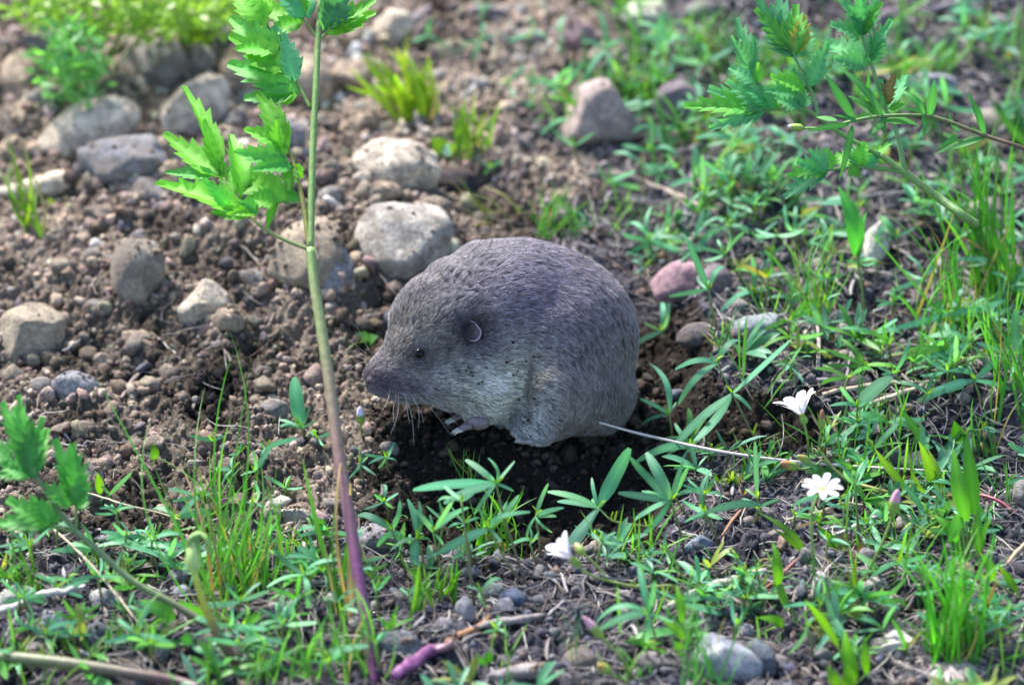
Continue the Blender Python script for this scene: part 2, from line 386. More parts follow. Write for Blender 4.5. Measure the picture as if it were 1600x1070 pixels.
# ------------------------------------------------------------------ stones
FOOT = []
def stone(px, py, w, h, col, label, short=None, rot=0, ang=.6, dust=.3, seed=None, flat=.8, name='stone', cat='stone', lift=0, sub=4):
    seed = seed if seed is not None else int(px * 7 + py * 13)
    g, t = ground(px, py + h * .40)
    k = t / FPX; rx, rz = w * k / 2, h * k / 2; ry = (rx + rz) / 2 * flat
    t2 = t + ry * .62; c = at(px, py, t2); k = t2 / FPX; rx, rz = w * k / 2, h * k / 2; c = c - np.array([0, 0, .10 * rz])
    if px < 720 and py < 700: FOOT.append((c[0], c[1], rx, max(ry, rz * .6)))
    rg = np.random.default_rng(seed); V0, F0 = ICO[sub]; V = V0.copy()
    V = V * (1 + .17 * blob_noise(V0, 1.7, seed)[:, None])
    for q in range(int(4 + ang * 10)):
        d = rg.normal(size=3); d /= np.linalg.norm(d); hh = rg.uniform(.90 - .38 * ang, 1.0 - .1 * ang); e = np.maximum(0, V @ d - hh); V = V - e[:, None] * d * (.80 + .17 * ang)
    V = V / np.abs(V).max(0)
    V = V * (1 + .035 * blob_noise(V0, 4.5, seed + 1)[:, None] + .020 * blob_noise(V0, 10, seed + 2)[:, None] + .010 * blob_noise(V0, 22, seed + 3)[:, None])
    a = math.radians(rot); ca, sa = math.cos(a), math.sin(a)
    L = V * np.array([rx, ry, rz]); X = L[:, 0] * ca - L[:, 2] * sa; Z = L[:, 0] * sa + L[:, 2] * ca
    P = np.outer(X, Rv) + np.outer(L[:, 1], Fv) + np.outer(Z, Uv)
    o = obj(name, mesh_np(name, P, F0, M_STONE)); o.location = Vector(c) * S; o.color = (*col, dust)
    tag(o, label, cat, 'stones on the mound and bank')
    if short: LAND.append((short, c[0], c[1]))
    return o
TAN = (.42, .33, .25); PALE_T = (.58, .50, .41); GRY = (.25, .235, .23); BLU = (.215, .215, .235); PNK = (.34, .24, .26); MAU = (.22, .18, .21); WHT = (.62, .64, .58); BRN = (.25, .18, .14); SLT = (.13, .15, .19)
STONES = [
 (140, 203, 160, 92, PALE_T, 'long pale tan boulder leaning on a blue grey one', 'the pale tan boulder', 22, .5, .3),
 (195, 246, 130, 82, BLU, 'blue grey boulder half buried below the pale tan boulder', 'the blue grey boulder', 8, .5, .45),
 (292, 168, 145, 92, PALE_T, 'big pale tilted rock just behind the cut leaves', 'the pale tilted rock', 38, .6, .3),
 (240, 103, 92, 92, GRY, 'grey brown rounded rock under the feathery green plant', 'the rounded grey rock', 0, .4, .6),
 (312, 98, 56, 60, GRY, 'small grey rock touching the rounded grey rock', None, 0, .5, .5),
 (385, 118, 95, 70, TAN, 'tan rock seen through the upper cut leaves', 'the upper tan rock', 10, .5, .4),
 (62, 293, 150, 46, PALE_T, 'flat pale slab lying level at the edge of the mound', 'the flat pale slab', 12, .5, .2),
 (36, 120, 66, 78, TAN, 'tan brown rock with a dark cleft behind it', 'the cleft tan rock', 10, .5, .5),
 (78, 76, 90, 52, SLT, 'dark grey rock farthest back on the mound', 'the farthest dark rock', -10, .6, .4),
 (18, 190, 40, 60, TAN, 'small tan rock beside the long pale boulder', None, 0, .5, .6),
 (70, 152, 60, 46, GRY, 'small grey rock behind the long pale boulder', None, 0, .5, .5),
 (340, 60, 48, 50, SLT, 'small dark stone under the bright yellowish tuft', None, 0, .5, .3),
 (480, 128, 82, 88, TAN, 'tan round rock behind the upright plant stem', 'the round tan rock', 0, .3, .4),
 (440, 208, 74, 52, BLU, 'blue grey rock just below the upper cut leaves', 'the small blue grey rock', -5, .5, .4),
 (520, 305, 44, 40, GRY, 'small grey brown stone uphill of the smooth boulders', None, 0, .5, .6),
 (215, 430, 84, 116, (.27, .23, .19), 'upright grey brown stone standing on the mound', 'the upright grey stone', 4, .55, .55),
 (322, 478, 82, 90, PALE_T, 'chalky pale stone with crumbs of soil on top', 'the chalky pale stone', -18, .8, .35),
 (357, 502, 52, 50, TAN, 'small tan lump pressed against the chalky pale stone', None, 0, .5, .8),
 (44, 524, 116, 112, (.38, .32, .25), 'broad triangular tan stone at the side of the mound', 'the triangular tan stone', -12, .75, .25),
 (115, 603, 78, 56, (.27, .27, .30), 'rounded blue grey pebble below the triangular tan stone', 'the rounded blue pebble', -5, .3, .15),
 (64, 604, 42, 42, GRY, 'small grey pebble next to the rounded blue one', None, 0, .4, .4),
 (110, 355, 60, 46, TAN, 'small tan rock uphill of the upright grey stone', 'the lone tan rock', 10, .6, .6),
 (212, 530, 50, 32, TAN, 'flat square crust of tan soil below the upright grey stone', None, 0, .8, .8),
 (112, 541, 30, 18, (.5, .38, .28), 'tiny orange tan pebble by the triangular tan stone', None, 0, .2, .1),
 (83, 412, 20, 18, WHT, 'tiny whitish pebble uphill of the triangular stone', None, 0, .3, .1),
 (243, 602, 36, 26, GRY, 'small brown grey pebble in the middle of the mound', None, 0, .4, .6),
 (428, 640, 50, 38, GRY, 'dull grey stone just behind the narrow seedlings', None, 0, .4, .6),
 (300, 640, 28, 22, GRY, 'small dusty pebble low on the mound', None, 0, .4, .6),
 (488, 405, 116, 132, (.32, .26, .20), 'large grey and tan boulder directly behind the plant stem', 'the boulder behind the stem', -12, .3, .35),
 (520, 425, 60, 96, (.22, .22, .25), 'smooth grey stone wedged beside the large tan boulder', None, -14, .2, .1),
 (620, 376, 150, 138, (.40, .37, .34), 'smooth light grey boulder touching the gopher\'s back', 'the smooth light boulder', -25, .25, .4),
 (612, 258, 136, 88, PALE_T, 'pale tan lumpy rock uphill of the smooth boulder', 'the lumpy tan rock', -5, .6, .6),
 (600, 300, 60, 34, TAN, 'thin dusty slab between two light boulders', None, 0, .5, .7),
 (708, 288, 84, 52, (.05, .04, .045), 'dark clump of damp earth uphill of the gopher', 'the dark earth clump', 0, .4, .0),
 (945, 185, 132, 124, (.43, .34, .32), 'five sided pinkish tan stone standing in the litter', 'the five sided stone', -20, .95, .1),
 (1012, 30, 78, 74, (.60, .60, .50), 'pale greenish white stone near the back of the bank', 'the pale back stone', 25, .7, .1),
 (900, 55, 72, 68, PNK, 'dull mauve stone half hidden by blurred seedlings', 'the dull mauve stone', 10, .6, .2),
 (1062, 160, 84, 76, MAU, 'purple grey stone beside the five sided stone', 'the purple grey stone', 10, .8, .2),
 (706, 80, 62, 44, (.45, .42, .28), 'yellowish dusty stone behind the bright grass tuft', 'the yellowish stone', 0, .4, .3),
 (620, 40, 60, 64, PALE_T, 'pale stone leaning in the back litter', None, 20, .6, .3),
 (1400, 35, 70, 50, MAU, 'purple grey stone above the reclining stem', None, 0, .6, .2),
 (1470, 60, 60, 44, GRY, 'grey stone above the orange pod', None, 0, .6, .2),
 (1462, 132, 80, 50, (.28, .29, .33), 'blue grey stone just under the orange pod', 'the stone under the pod', -5, .6, .2),
 (1548, 185, 56, 46, (.4, .35, .3), 'tan stone near the end of the reclining stem', 'the tan edge stone', 0, .6, .2),
 (1366, 380, 48, 78, (.68, .68, .60), 'bright white stone standing among the grass', 'the bright white stone', -14, .7, .05),
 (1272, 326, 52, 44, GRY, 'grey stone under the low cut leaves', None, 0, .6, .2),
 (1062, 440, 92, 84, (.38, .24, .28), 'pink mauve stone on the ledge above the hollow', 'the pink stone', 15, .6, .2),
 (1115, 440, 60, 60, MAU, 'dusky purple stone wedged against the pink one', None, 0, .5, .3),
 (1152, 480, 44, 34, (.27, .24, .28), 'small mauve grey pebble between pink and blue stones', None, 0, .3, .2),
 (1181, 514, 96, 52, (.30, .34, .36), 'long blue grey stone set in the ledge', 'the long ledge stone', 4, .75, .1),
 (1090, 525, 66, 48, (.15, .13, .14), 'dark soil caked stone under the ledge', None, 0, .5, .5),
 (1320, 520, 32, 44, GRY, 'small grey stone beside the pale grass roots', None, 0, .6, .2),
 (1311, 500, 44, 36, SLT, 'dark slate chip beside the pale grass roots', None, 20, .9, .1),
 (1342, 598, 28, 24, GRY, 'small grey stone on the open soil of the bank', None, 0, .6, .1),
 (1060, 618, 40, 24, SLT, 'small dark stone in the shadow under the ledge', None, 0, .6, .1),
 (1430, 725, 70, 46, (.20, .19, .21), 'dull grey rock behind the pale dead stem', 'the dull grey rock', 8, .8, .1),
 (1598, 775, 46, 62, GRY, 'grey rock at the very edge of the bank', None, 0, .6, .1),
 (1090, 852, 50, 34, (.19, .23, .30), 'blue grey stone behind the red seedling stems', 'the blue stone', 10, .7, .05),
 (1290, 925, 62, 74, (.34, .31, .34), 'pale mauve rock behind the fine grass', None, 30, .9, .1),
 (1321, 940, 18, 24, WHT, 'tiny bright white chip among fine grass', None, 0, .7, 0),
 (1365, 917, 50, 34, (.46, .42, .42), 'pale grey rock resting on the whitish one', None, 12, .8, .1),
 (1385, 950, 68, 56, (.52, .47, .43), 'cream rock next to the tall green tuft', 'the cream rock', -20, .85, .05),
 (1408, 1012, 84, 66, (.45, .42, .43), 'flaky whitish rock under the straw coloured roots', 'the flaky whitish rock', -30, .95, .1),
 (1135, 1035, 112, 88, (.31, .33, .38), 'square blue slate slab in the front of the bank', 'the blue slate slab', -6, .9, .05),
 (1192, 1030, 40, 80, (.11, .13, .165), 'dark blue slate stone against the square slab', None, 5, .8, .05),
 (1168, 985, 34, 34, (.36, .35, .40), 'small pale stone behind the square slate slab', None, 0, .5, .1),
 (1215, 1035, 40, 30, GRY, 'small dull stone beside the dark slate', None, 0, .6, .1),
 (1560, 910, 44, 28, SLT, 'small dark stone beyond the tall green tuft', None, 0, .6, .1),
 (1500, 895, 56, 44, (.3, .22, .16), 'brownish stone behind the tall green tuft', None, 0, .6, .3),
 (28, 934, 66, 46, (.50, .52, .47), 'pale angular stone above the bleached twig', 'the pale angular stone', 12, .85, .05),
 (82, 984, 88, 56, (.28, .31, .34), 'blue grey angular rock in front of the bleached twig', 'the blue angular rock', -4, .8, .1),
 (153, 990, 52, 54, (.25, .27, .32), 'squarish blue grey rock beside a larger one', 'the squarish blue rock', 0, .6, .1),
 (252, 1018, 44, 30, (.17, .18, .20), 'tilted dark grey stone among dry chips', 'the tilted dark stone', 40, .7, .05),
 (170, 843, 124, 28, (.28, .26, .30), 'long low purple grey rock behind the thin straws', 'the long low rock', 4, .6, .1),
 (144, 758, 48, 76, (.24, .20, .20), 'tall dull mauve stone behind the cut leaf plant', 'the tall mauve stone', -8, .3, .4),
 (110, 668, 80, 26, (.22, .18, .15), 'long dusty lump of soil low on the mound', None, 8, .3, .9),
 (162, 934, 52, 34, (.3, .31, .32), 'small light rock behind the squarish blue one', None, -8, .7, .1),
 (275, 902, 36, 30, (.25, .22, .26), 'mauve pebble behind the hooked shoot', None, 20, .5, .1),
 (285, 925, 34, 26, (.22, .24, .28), 'blue pebble beside the hooked shoot', None, 0, .5, .1),
 (60, 1010, 50, 22, GRY, 'small flat stone in front of the blue rock', None, 0, .6, .1),
 (462, 808, 60, 42, (.40, .38, .35), 'pale mottled stone near the grass clump', 'the pale mottled stone', 12, .8, .1),
 (490, 852, 60, 30, (.33, .29, .27), 'flat tan stone in front of the pale mottled one', None, 8, .8, .1),
 (586, 838, 66, 56, (.27, .25, .29), 'mauve grey stone behind the purple stem', 'the mauve grey stone', 10, .6, .2),
 (662, 880, 44, 36, (.26, .24, .26), 'dull grey stone between green shoots', None, 0, .6, .2),
 (706, 893, 36, 30, (.4, .37, .36), 'light pebble under the bushy seedlings', None, 0, .6, .1),
 (727, 952, 32, 46, (.24, .25, .28), 'grey block in front of the green shoots', None, 10, .8, .1),
 (772, 924, 42, 34, (.27, .29, .29), 'rough grey green stone behind the navy stone', None, 0, .8, .1),
 (800, 938, 46, 42, (.10, .12, .19), 'navy blue angular stone in the front gravel', 'the navy stone', 15, .9, .02),
 (786, 948, 36, 26, (.22, .21, .25), 'mauve wedge leaning on the navy stone', None, 25, .9, .05),
 (800, 962, 64, 24, (.16, .18, .24), 'long dark slate chip in front of the navy stone', None, 3, .9, .05),
 (842, 938, 36, 24, (.26, .26, .27), 'grey flat pebble beside the navy stone', None, -5, .5, .1),
 (665, 955, 34, 22, (.15, .17, .20), 'small dark pebble by the plant foot', None, 0, .5, .1),
 (694, 975, 36, 32, (.24, .22, .24), 'rounded dull stone by the dry brown leaf', None, 0, .4, .3),
 (618, 1003, 84, 46, (.15, .16, .19), 'dark slate stone at the purple stem foot', 'the dark slate stone', -6, .6, .3),
 (645, 1020, 40, 26, GRY, 'small grey stone by the broken purple stalk', None, 0, .6, .3),
 (820, 1050, 120, 34, (.34, .31, .33), 'broad pale mauve rock at the very front', 'the broad front rock', 3, .5, .5),
 (946, 855, 58, 34, (.34, .29, .25), 'flat rounded tan stone behind the drooping white flower', 'the flat tan stone', 5, .5, .2),
 (975, 930, 28, 22, (.34, .31, .32), 'small pinkish pebble under the flower runner', None, 0, .5, .1),
 (610, 700, 34, 26, GRY, 'small grey pebble on the edge of the hollow', None, 0, .5, .4),
 (905, 1030, 60, 40, (.26, .23, .24), 'soil dusted lump near the front', None, 0, .3, .9),
 (1020, 1035, 60, 40, (.22, .20, .22), 'dull lump beside the pink bud', None, 0, .5, .7),
 (1470, 300, 60, 40, GRY, 'dusty grey stone under the lance leaves', None, 0, .6, .4),
 (1540, 330, 60, 50, (.3, .26, .24), 'tan grey stone behind the tall grass', None, 0, .6, .3),
 (1130, 230, 50, 30, GRY, 'dusty stone under the cut leaf fronds', None, 0, .6, .3),
 (1180, 170, 50, 40, MAU, 'purple stone behind the cut leaf fronds', None, 0, .6, .3),
 (830, 60, 60, 40, GRY, 'grey stone among far seedlings', None, 0, .6, .3),
 (760, 20, 70, 36, MAU, 'purplish stone at the top of the bank', None, 0, .6, .3),
 (1100, 15, 60, 40, GRY, 'blurred grey stone at the back of the bank', None, 0, .6, .3),
 (1560, 40, 50, 40, GRY, 'far grey stone behind the small seedlings', None, 0, .6, .3),
 (170, 132, 84, 56, TAN, 'dusty tan rock between the feathery frond and boulders', None, 12, .6, .7),
 (20, 235, 60, 50, TAN, 'dusty tan rock uphill of the flat pale slab', None, 0, .6, .8),
 (262, 232, 74, 60, TAN, 'dusty lump wedged below the pale tilted rock', None, 0, .7, .9),
 (345, 222, 70, 50, TAN, 'tan lump under the tip of the cut leaves', None, 12, .7, .9),
 (232, 300, 60, 46, GRY, 'dusty grey lump below the blue grey boulder', None, 0, .7, .8),
 (160, 330, 56, 36, TAN, 'low tan lump at the edge of the flat slab', None, 0, .7, .9),
 (388, 268, 60, 46, TAN, 'rounded lump behind the lower cut leaves', None, 0, .6, .9),
 (450, 285, 60, 42, GRY, 'dusty grey lump just behind the stem node', None, 0, .6, .9),
 (410, 75, 70, 56, PALE_T, 'pale tan rock behind the highest cut leaves', None, 20, .6, .4),
 (560, 118, 84, 60, TAN, 'flat tan rock beside the bright yellow green tuft', None, -5, .6, .5),
 (545, 60, 66, 50, TAN, 'brownish rock at the top behind the stem', None, 0, .6, .4),
 (570, 190, 60, 40, TAN, 'tan lump uphill of the lumpy tan rock', None, 0, .7, .9),
 (690, 215, 56, 40, TAN, 'dusty lump beside the dark earth clump', None, 0, .7, .9),
 (672, 330, 60, 46, (.33, .27, .21), 'dusty tan lump above the gopher\'s head', None, 0, .6, .9),
 (100, 420, 46, 34, TAN, 'small tan lump behind the triangular tan stone', None, 0, .7, .9),
 (400, 440, 56, 40, GRY, 'dusty lump near the boulder behind the stem', None, 0, .7, .9),
 (150, 480, 44, 30, GRY, 'dusty lump between triangular and upright stones', None, 0, .7, .9),
]
LAND += [('the gopher', -2, -2), ('the bleached twig', -22, -20), ('the orange pod', 23, 38)]
for s_ in STONES:
    px, py, w, h, c, lab, short, rot, ang, dust = s_
    if px < 700 and py < 460: w, h = w * 1.12, h * 1.12; dust = min(1, dust + .2); ang = min(1, ang + .25); c = tuple(q * 1.15 for q in c)
    stone(px, py, w, h, c, lab, short, rot, ang, dust, sub=4 if w * h > 2500 else 3)
# more pebbles of the mound, each placed and named by what it lies beside
rgp = np.random.default_rng(77)
MOUNDPAL = [(.30, .22, .16), (.24, .19, .15), (.36, .29, .22), (.22, .20, .19), (.19, .14, .11)]
npeb = 0
while npeb < 95:
    px, py = rgp.uniform(0, 1600), rgp.uniform(10, 1060)
    g, t = ground(px, py)
    if float(moist_shade(np.array([g[0]]), np.array([g[1]]))[0]) > .3: continue
    ml = float(mound(np.array([g[0]]), np.array([g[1]]))[0])
    if any(abs(px - q[0]) < q[2] * .55 + 8 and abs(py - q[1]) < q[3] * .55 + 8 for q in STONES): continue
    if ml < .5 and rgp.random() < .45: continue
    w = rgp.uniform(18, 42); h = w * rgp.uniform(.6, .95)
    nm = ('dusty brown pebble' if ml > .5 else 'small grey pebble')
    c = MOUNDPAL[rgp.integers(0, 5)] if ml > .5 else [(.28, .26, .27), (.2, .2, .23), (.33, .3, .28), (.24, .2, .21)][rgp.integers(0, 4)]
    stone(px, py, w, h, c, where(g, nm), None, rgp.uniform(-25, 25), rgp.uniform(.2, .8), .8 if ml > .5 else .35, seed=1000 + npeb, name='pebble', cat='pebble', sub=3)
    npeb += 1
# soil banked against the foot of the stones and of the animal
rk = np.random.default_rng(54); bx_, by_ = [], []
for fx, fy_, fr, fd in FOOT:
    m_ = int(10 + 22 * fr); th = rk.uniform(-math.pi * .95, -math.pi * .05, m_); q_ = rk.uniform(.92, 1.22, m_)
    bx_.append(fx + np.cos(th) * fr * q_); by_.append(fy_ + np.sin(th) * fd * q_)
bx_ = np.concatenate(bx_); by_ = np.concatenate(by_)
lumps('banked_soil', bx_, by_, np.clip(rk.pareto(2.5, len(bx_)) * .13 + .10, .10, .5), 2, (.6, 1.1), col_clod, 'loose brown soil banked against the foot of the stones', 26, .35, 10)
th = rk.uniform(-math.pi * .95, math.pi * .45, 420); q_ = rk.uniform(4.3, 6.3, 420)
lumps('burrow_spoil', 2.0 + np.cos(th) * q_ * 1.02, .8 + np.sin(th) * q_ * .9, np.clip(rk.pareto(2.5, 420) * .16 + .12, .12, .55), 2, (.6, 1.1), col_clod, 'dark damp soil heaped round the gopher\'s rump and belly', 27, .45, 10)
# soil crumbs lying on top of the stones (mound side)
vv = []; ff = []; off = 0
for o_ in list(COL.objects):
    if o_.get('category') in ('stone', 'pebble') and len(o_.data.vertices) > 400:
        c_ = np.array(o_.location) / S
        if c_[0] > 6 and c_[1] < 30: continue
        a_ = np.empty(len(o_.data.vertices) * 3, np.float32); o_.data.vertices.foreach_get('co', a_); a_ = a_.reshape(-1, 3) / S + c_; vv.append(a_)
        f_ = np.empty(len(o_.data.polygons) * 3, np.int32); o_.data.polygons.foreach_get('vertices', f_); ff.append(f_.reshape(-1, 3) + off); off += len(a_)
vv = np.vstack(vv); ff = np.vstack(ff); sb = BVHTree.FromPolygons([tuple(v) for v in vv], [tuple(int(q) for q in f) for f in ff])
rk = np.random.default_rng(55); V0, F0 = ICO[1]; V1 = []; n1_ = 0; C1 = []; cand = vv[rk.integers(0, len(vv), 5200)]
for p_ in cand:
    if fbm(p_[0], p_[1], 1.6, 2, 88) < -.12: continue
    l_, nn_, _, _ = sb.ray_cast(Vector((p_[0] + rk.normal(0, .2), p_[1] + rk.normal(0, .2), p_[2] + 6)), Vector((0, 0, -1)))
    if l_ is None or nn_[2] < .55: continue
    s_ = float(np.clip(rk.pareto(2.5) * .05 + .035, .035, .2)); V1.append(V0 * s_ * rk.uniform(.6, 1.3, 3) + np.array(l_) + np.array([0, 0, s_ * .3])); C1.append(np.repeat(np.array([[.17, .125, .095]]) * rk.uniform(.6, 1.5), len(V0), 0)); n1_ += 1
F1 = F0[None] + (np.arange(n1_) * len(V0))[:, None, None]
o_ = obj('stone_dust', mesh_np('stone_dust', np.vstack(V1), F1.reshape(-1, 3), M_SOIL, np.vstack(C1)), kind='stuff'); o_['label'] = 'loose brown soil crumbs sprinkled on top of the boulders'
LAND += [('the hooked shoot', -15, -18), ('the tall upright plant', -7, -24), ('the topmost white flower', 14.5, -5), ('the drooping white flower', 3, -15), ('the open white flower', 16.5, -9)]

# ------------------------------------------------------------------ leaf meshes (shared)
def leaf_mesh(kind, arch, seed):
    rg = random.Random(seed)
    V = []; F = []; C = []
    if kind in ('toothed', 'cut'):
        nt_ = 6; rows = []; vk, fk = (.80, .10) if kind == 'toothed' else (.58, .15)
        for i in range(nt_ * 2 + 1):
            s = i / (nt_ * 2); tipk = i % 2
            prof = (math.sin(math.pi * min(1, s * .93 + .07) ** .72)) ** .75
            w = .5 * prof * (1.08 if tipk else vk) * rg.uniform(.86, 1.12)
            if i == 0: w = .04
            if i == nt_ * 2: w = 0
            rows.append((s, w, tipk))
        for i, (s, w, tk) in enumerate(rows):
            z = arch * 4 * s * (1 - s) * .25 - .10 * s * s
            fw = fk if tk else .0
            for u in (-1, -.55, 0, .55, 1):
                x = s * (.93 if i < nt_ * 2 else 1) + fw * abs(u) ** 1.3 + .05 * abs(u) * (1 - s)
                zz = z + .22 * abs(u) * w - (.02 if tk == 0 else -.02) * (1 if 0 < abs(u) < 1 else 0) + rg.uniform(-.006, .006)
                V.append((x, u * w, zz)); C.append(1.25 if u == 0 else (1.06 if tk else .92))
        n = len(rows); m = 5
    else:
        prof = {'linear': lambda s: min(1, .35 + s * 2.2) * (1 - s ** 5) ** .5, 'lance': lambda s: math.sin(math.pi * min(1, (s * .94 + .06)) ** .8) ** .9,
                'ovate': lambda s: math.sin(math.pi * min(1, (s * .95 + .05)) ** .75) ** .8, 'grass': lambda s: min(1, (s * 4 + .6)) * (1 - s ** 2.2) ** .8,
                'petal': lambda s: .25 + .75 * math.sin(math.pi * min(1, s * .8)) ** .8 if s < .99 else .35}[kind]
        n = 11; m = 5; bendk = rg.uniform(-.08, .08)
        for i in range(n):
            s = i / (n - 1); w = .5 * prof(s)
            if i == n - 1: w = .02 if kind not in ('petal', 'linear') else .15
            z = arch * (s ** 1.0 * (1 - s) * 1.2) - arch * .28 * s ** 3
            for u in (-1, -.5, 0, .5, 1):
                V.append((s, u * w, z)); C.append(1.22 if u == 0 else (1.0 if abs(u) < 1 else .9))
    V = np.array(V)
    if kind not in ('toothed', 'cut'):
        fold = {'linear': .5, 'lance': .35, 'ovate': .25, 'grass': .7, 'petal': .25}[kind]
    else: fold = 0
    for i in range(n - 1):
        for j in range(m - 1): F.append((i * m + j, i * m + j + 1, (i + 1) * m + j + 1, (i + 1) * m + j))
    me = bpy.data.meshes.new('leaf'); me['fold'] = fold
    me.from_pydata([tuple(v) for v in V], [], F); me.polygons.foreach_set('use_smooth', [True] * len(F))
    a = me.color_attributes.new('Col', 'FLOAT_COLOR', 'POINT'); c = np.ones((len(V), 4), np.float32); c[:, :3] = np.array(C)[:, None]; a.data.foreach_set('color', c.ravel())
    # cross fold: raise edges relative to width (width axis is scaled later, so scale z with |y|)
    co = np.array([v.co[:] for v in me.vertices]); me.vertices.foreach_set('co', co.ravel().astype(np.float32))
    me.materials.append(M_PETAL if kind == 'petal' else M_LEAF); return me
POOL = {}
for kd, archs in (('linear', (-.25, .0, .25, .5, .8)), ('lance', (-.2, .1, .3, .5)), ('ovate', (0, .2, .4)), ('grass', (-.5, -.2, .05, .3, .6)), ('petal', (.15, .4)), ('toothed', (-.2, .1, .3, .5)), ('cut', (-.2, .1, .3, .5))):
    POOL[kd] = [leaf_mesh(kd, a_, i + 1) for i, a_ in enumerate(archs)]
rl = random.Random(5)
def put_leaf(parent, base, P, T, width, kind, col, up=None, arch=None, name='leaf', roll=.45, fold=True):
    P = np.asarray(P, float); T = np.asarray(T, float); d = T - P; L = np.linalg.norm(d)
    if L < 1e-4: return
    d /= L
    if up is None: up = np.array([0, 0, 1.]) * .55 - Fv * .75
    up = up + np.array([rl.gauss(0, roll), rl.gauss(0, roll * .5), rl.gauss(0, roll * .4)])
    nrm = up - d * (up @ d); nrm /= np.linalg.norm(nrm) + 1e-9; s = np.cross(nrm, d)
    me = POOL[kind][arch if arch is not None else rl.randrange(len(POOL[kind]))]
    o = bpy.data.objects.new(name, me); COL.objects.link(o); o.parent = parent
    Mx = np.eye(4); zs = L if kind not in ('toothed', 'cut') else (L + width) * .5
    Mx[:3, 0] = d * L; Mx[:3, 1] = s * width; Mx[:3, 2] = nrm * zs; Mx[:3, 3] = P - base
    Mx[:3, :] *= S; o.matrix_basis = Matrix(Mx.tolist()); o.color = (*col, 1); return o
def var(c, a=.24):
    q0 = rl.random()
    if q0 < .035 and c[1] < .39: return (.34, .31, .08)
    if q0 < .05 and c[1] < .39: return (.26, .16, .07)
    k = 1 + rl.uniform(-a, a); return tuple(max(0.005, q * k * (1 + rl.uniform(-a, a) * .5)) for q in c)
TEAL = (.14, .40, .235); GREEN = (.11, .34, .055); YGRN = (.22, .40, .03); DGRN = (.06, .20, .05); PARS = (.10, .40, .06); PTEAL = (.10, .37, .17)
def stemmesh(paths, base, name='stem'):
    parts = []
    for P, r, c in paths:
        V, F, cc = tube(np.asarray(P) - base, r, max(6, 5 * len(P)), 7, c if np.ndim(c) > 1 else [c] * len(P)); parts.append((V, F, cc))
    V, F, C = merge(parts); return tris_mesh(name, V, F, M_STEM, C)

class Zoom:
    def __init__(s, x, y, k): s.x, s.y, s.k = x, y, k
    def __call__(s, X, Y): return s.x + X / s.k, s.y + Y / s.k
Za = Zoom(1000, 360, 2.667); Zb = Zoom(500, 700, 2.893); Zc = Zoom(1050, 700, 2.893); Zd = Zoom(1050, 0, 2.893)
Ze = Zoom(500, 0, 2.893); Zf = Zoom(0, 700, 2.893); Zg = Zoom(0, 360, 2.963); Zh = Zoom(200, 0, 2.548)

# ------------------------------------------------------------------ narrow-leaved seedlings
def seedling(Z, base, nodes, col=TEAL, stemc=None, wr=.145, kind='linear', name='seedling', label=None, jit=1.3, dlift=0.0, wmax=.50, group='narrow leaved seedlings'):
    """base pixel on the ground, nodes: [((x,y), [(tipx,tipy), ...]), ...] from the lowest node up"""
    b = Z(*base); g, t = ground(*b); t -= dlift
    g = g - np.array([0, 0, .15])
    e = empty(name, g)
    stemc = stemc or random.choice([((.12, .05, .04), (.16, .17, .05), (.13, .24, .05)), ((.10, .06, .05), (.13, .13, .05), (.12, .24, .05))])
    pts = [g]; nn = len(nodes); nl = 0
    for i, (nd, tips) in enumerate(nodes):
        q = Z(*nd); tt = t - .3 * (i + 1) + rl.uniform(-.3, .3); P = at(q[0], q[1], tt)
        if P[2] < h1(P[0], P[1]) + .25: 
            P = P + np.array([0, 0, 0]); 
        pts.append(P)
        for tp in tips:
            w_ = None
            if len(tp) == 3: w_ = tp[2]
            r = Z(tp[0], tp[1]); dd = rl.uniform(-jit, jit); T = at(r[0], r[1], tt + dd)
            L = np.linalg.norm(T - P); hg = h1(T[0], T[1])
            if T[2] < hg + .1: T = at(r[0], r[1], tt - .8)
            put_leaf(e, g, P, T, w_ if w_ else min(wmax, max(.16, L * wr * rl.uniform(.85, 1.15))), kind, var(col)); nl += 1
        # tiny leaves at the growing tip
        for q_ in range(2):
            T = P + np.array([rl.uniform(-.4, .4), rl.uniform(-.3, .2), rl.uniform(.3, .7)]); put_leaf(e, g, P, T, .13, kind, var(YGRN)); 
    if len(pts) == 2: pts = [pts[0], (pts[0] + pts[1]) / 2 + np.array([rl.uniform(-.15, .15), 0, 0]), pts[1]]
    cs = [tuple(np.interp(i / (len(pts) - 1), [0, .5, 1], [stemc[j][k] for j in range(3)]) for k in range(3)) for i in range(len(pts))]
    V, F, C = tube(np.array(pts) - g, np.linspace(.085, .055, len(pts)), 5 * len(pts), 6, cs)
    obj('stem', tris_mesh('stem', V, F, M_STEM, C), e)
    if name == 'seedling' and label is None:
        label = where(g, random.choice(['teal seedling', 'narrow leaved seedling', 'green seedling']) if nl < 4 else 'leafy teal seedling')
    tag(e, label, 'seedling', group)
    return e
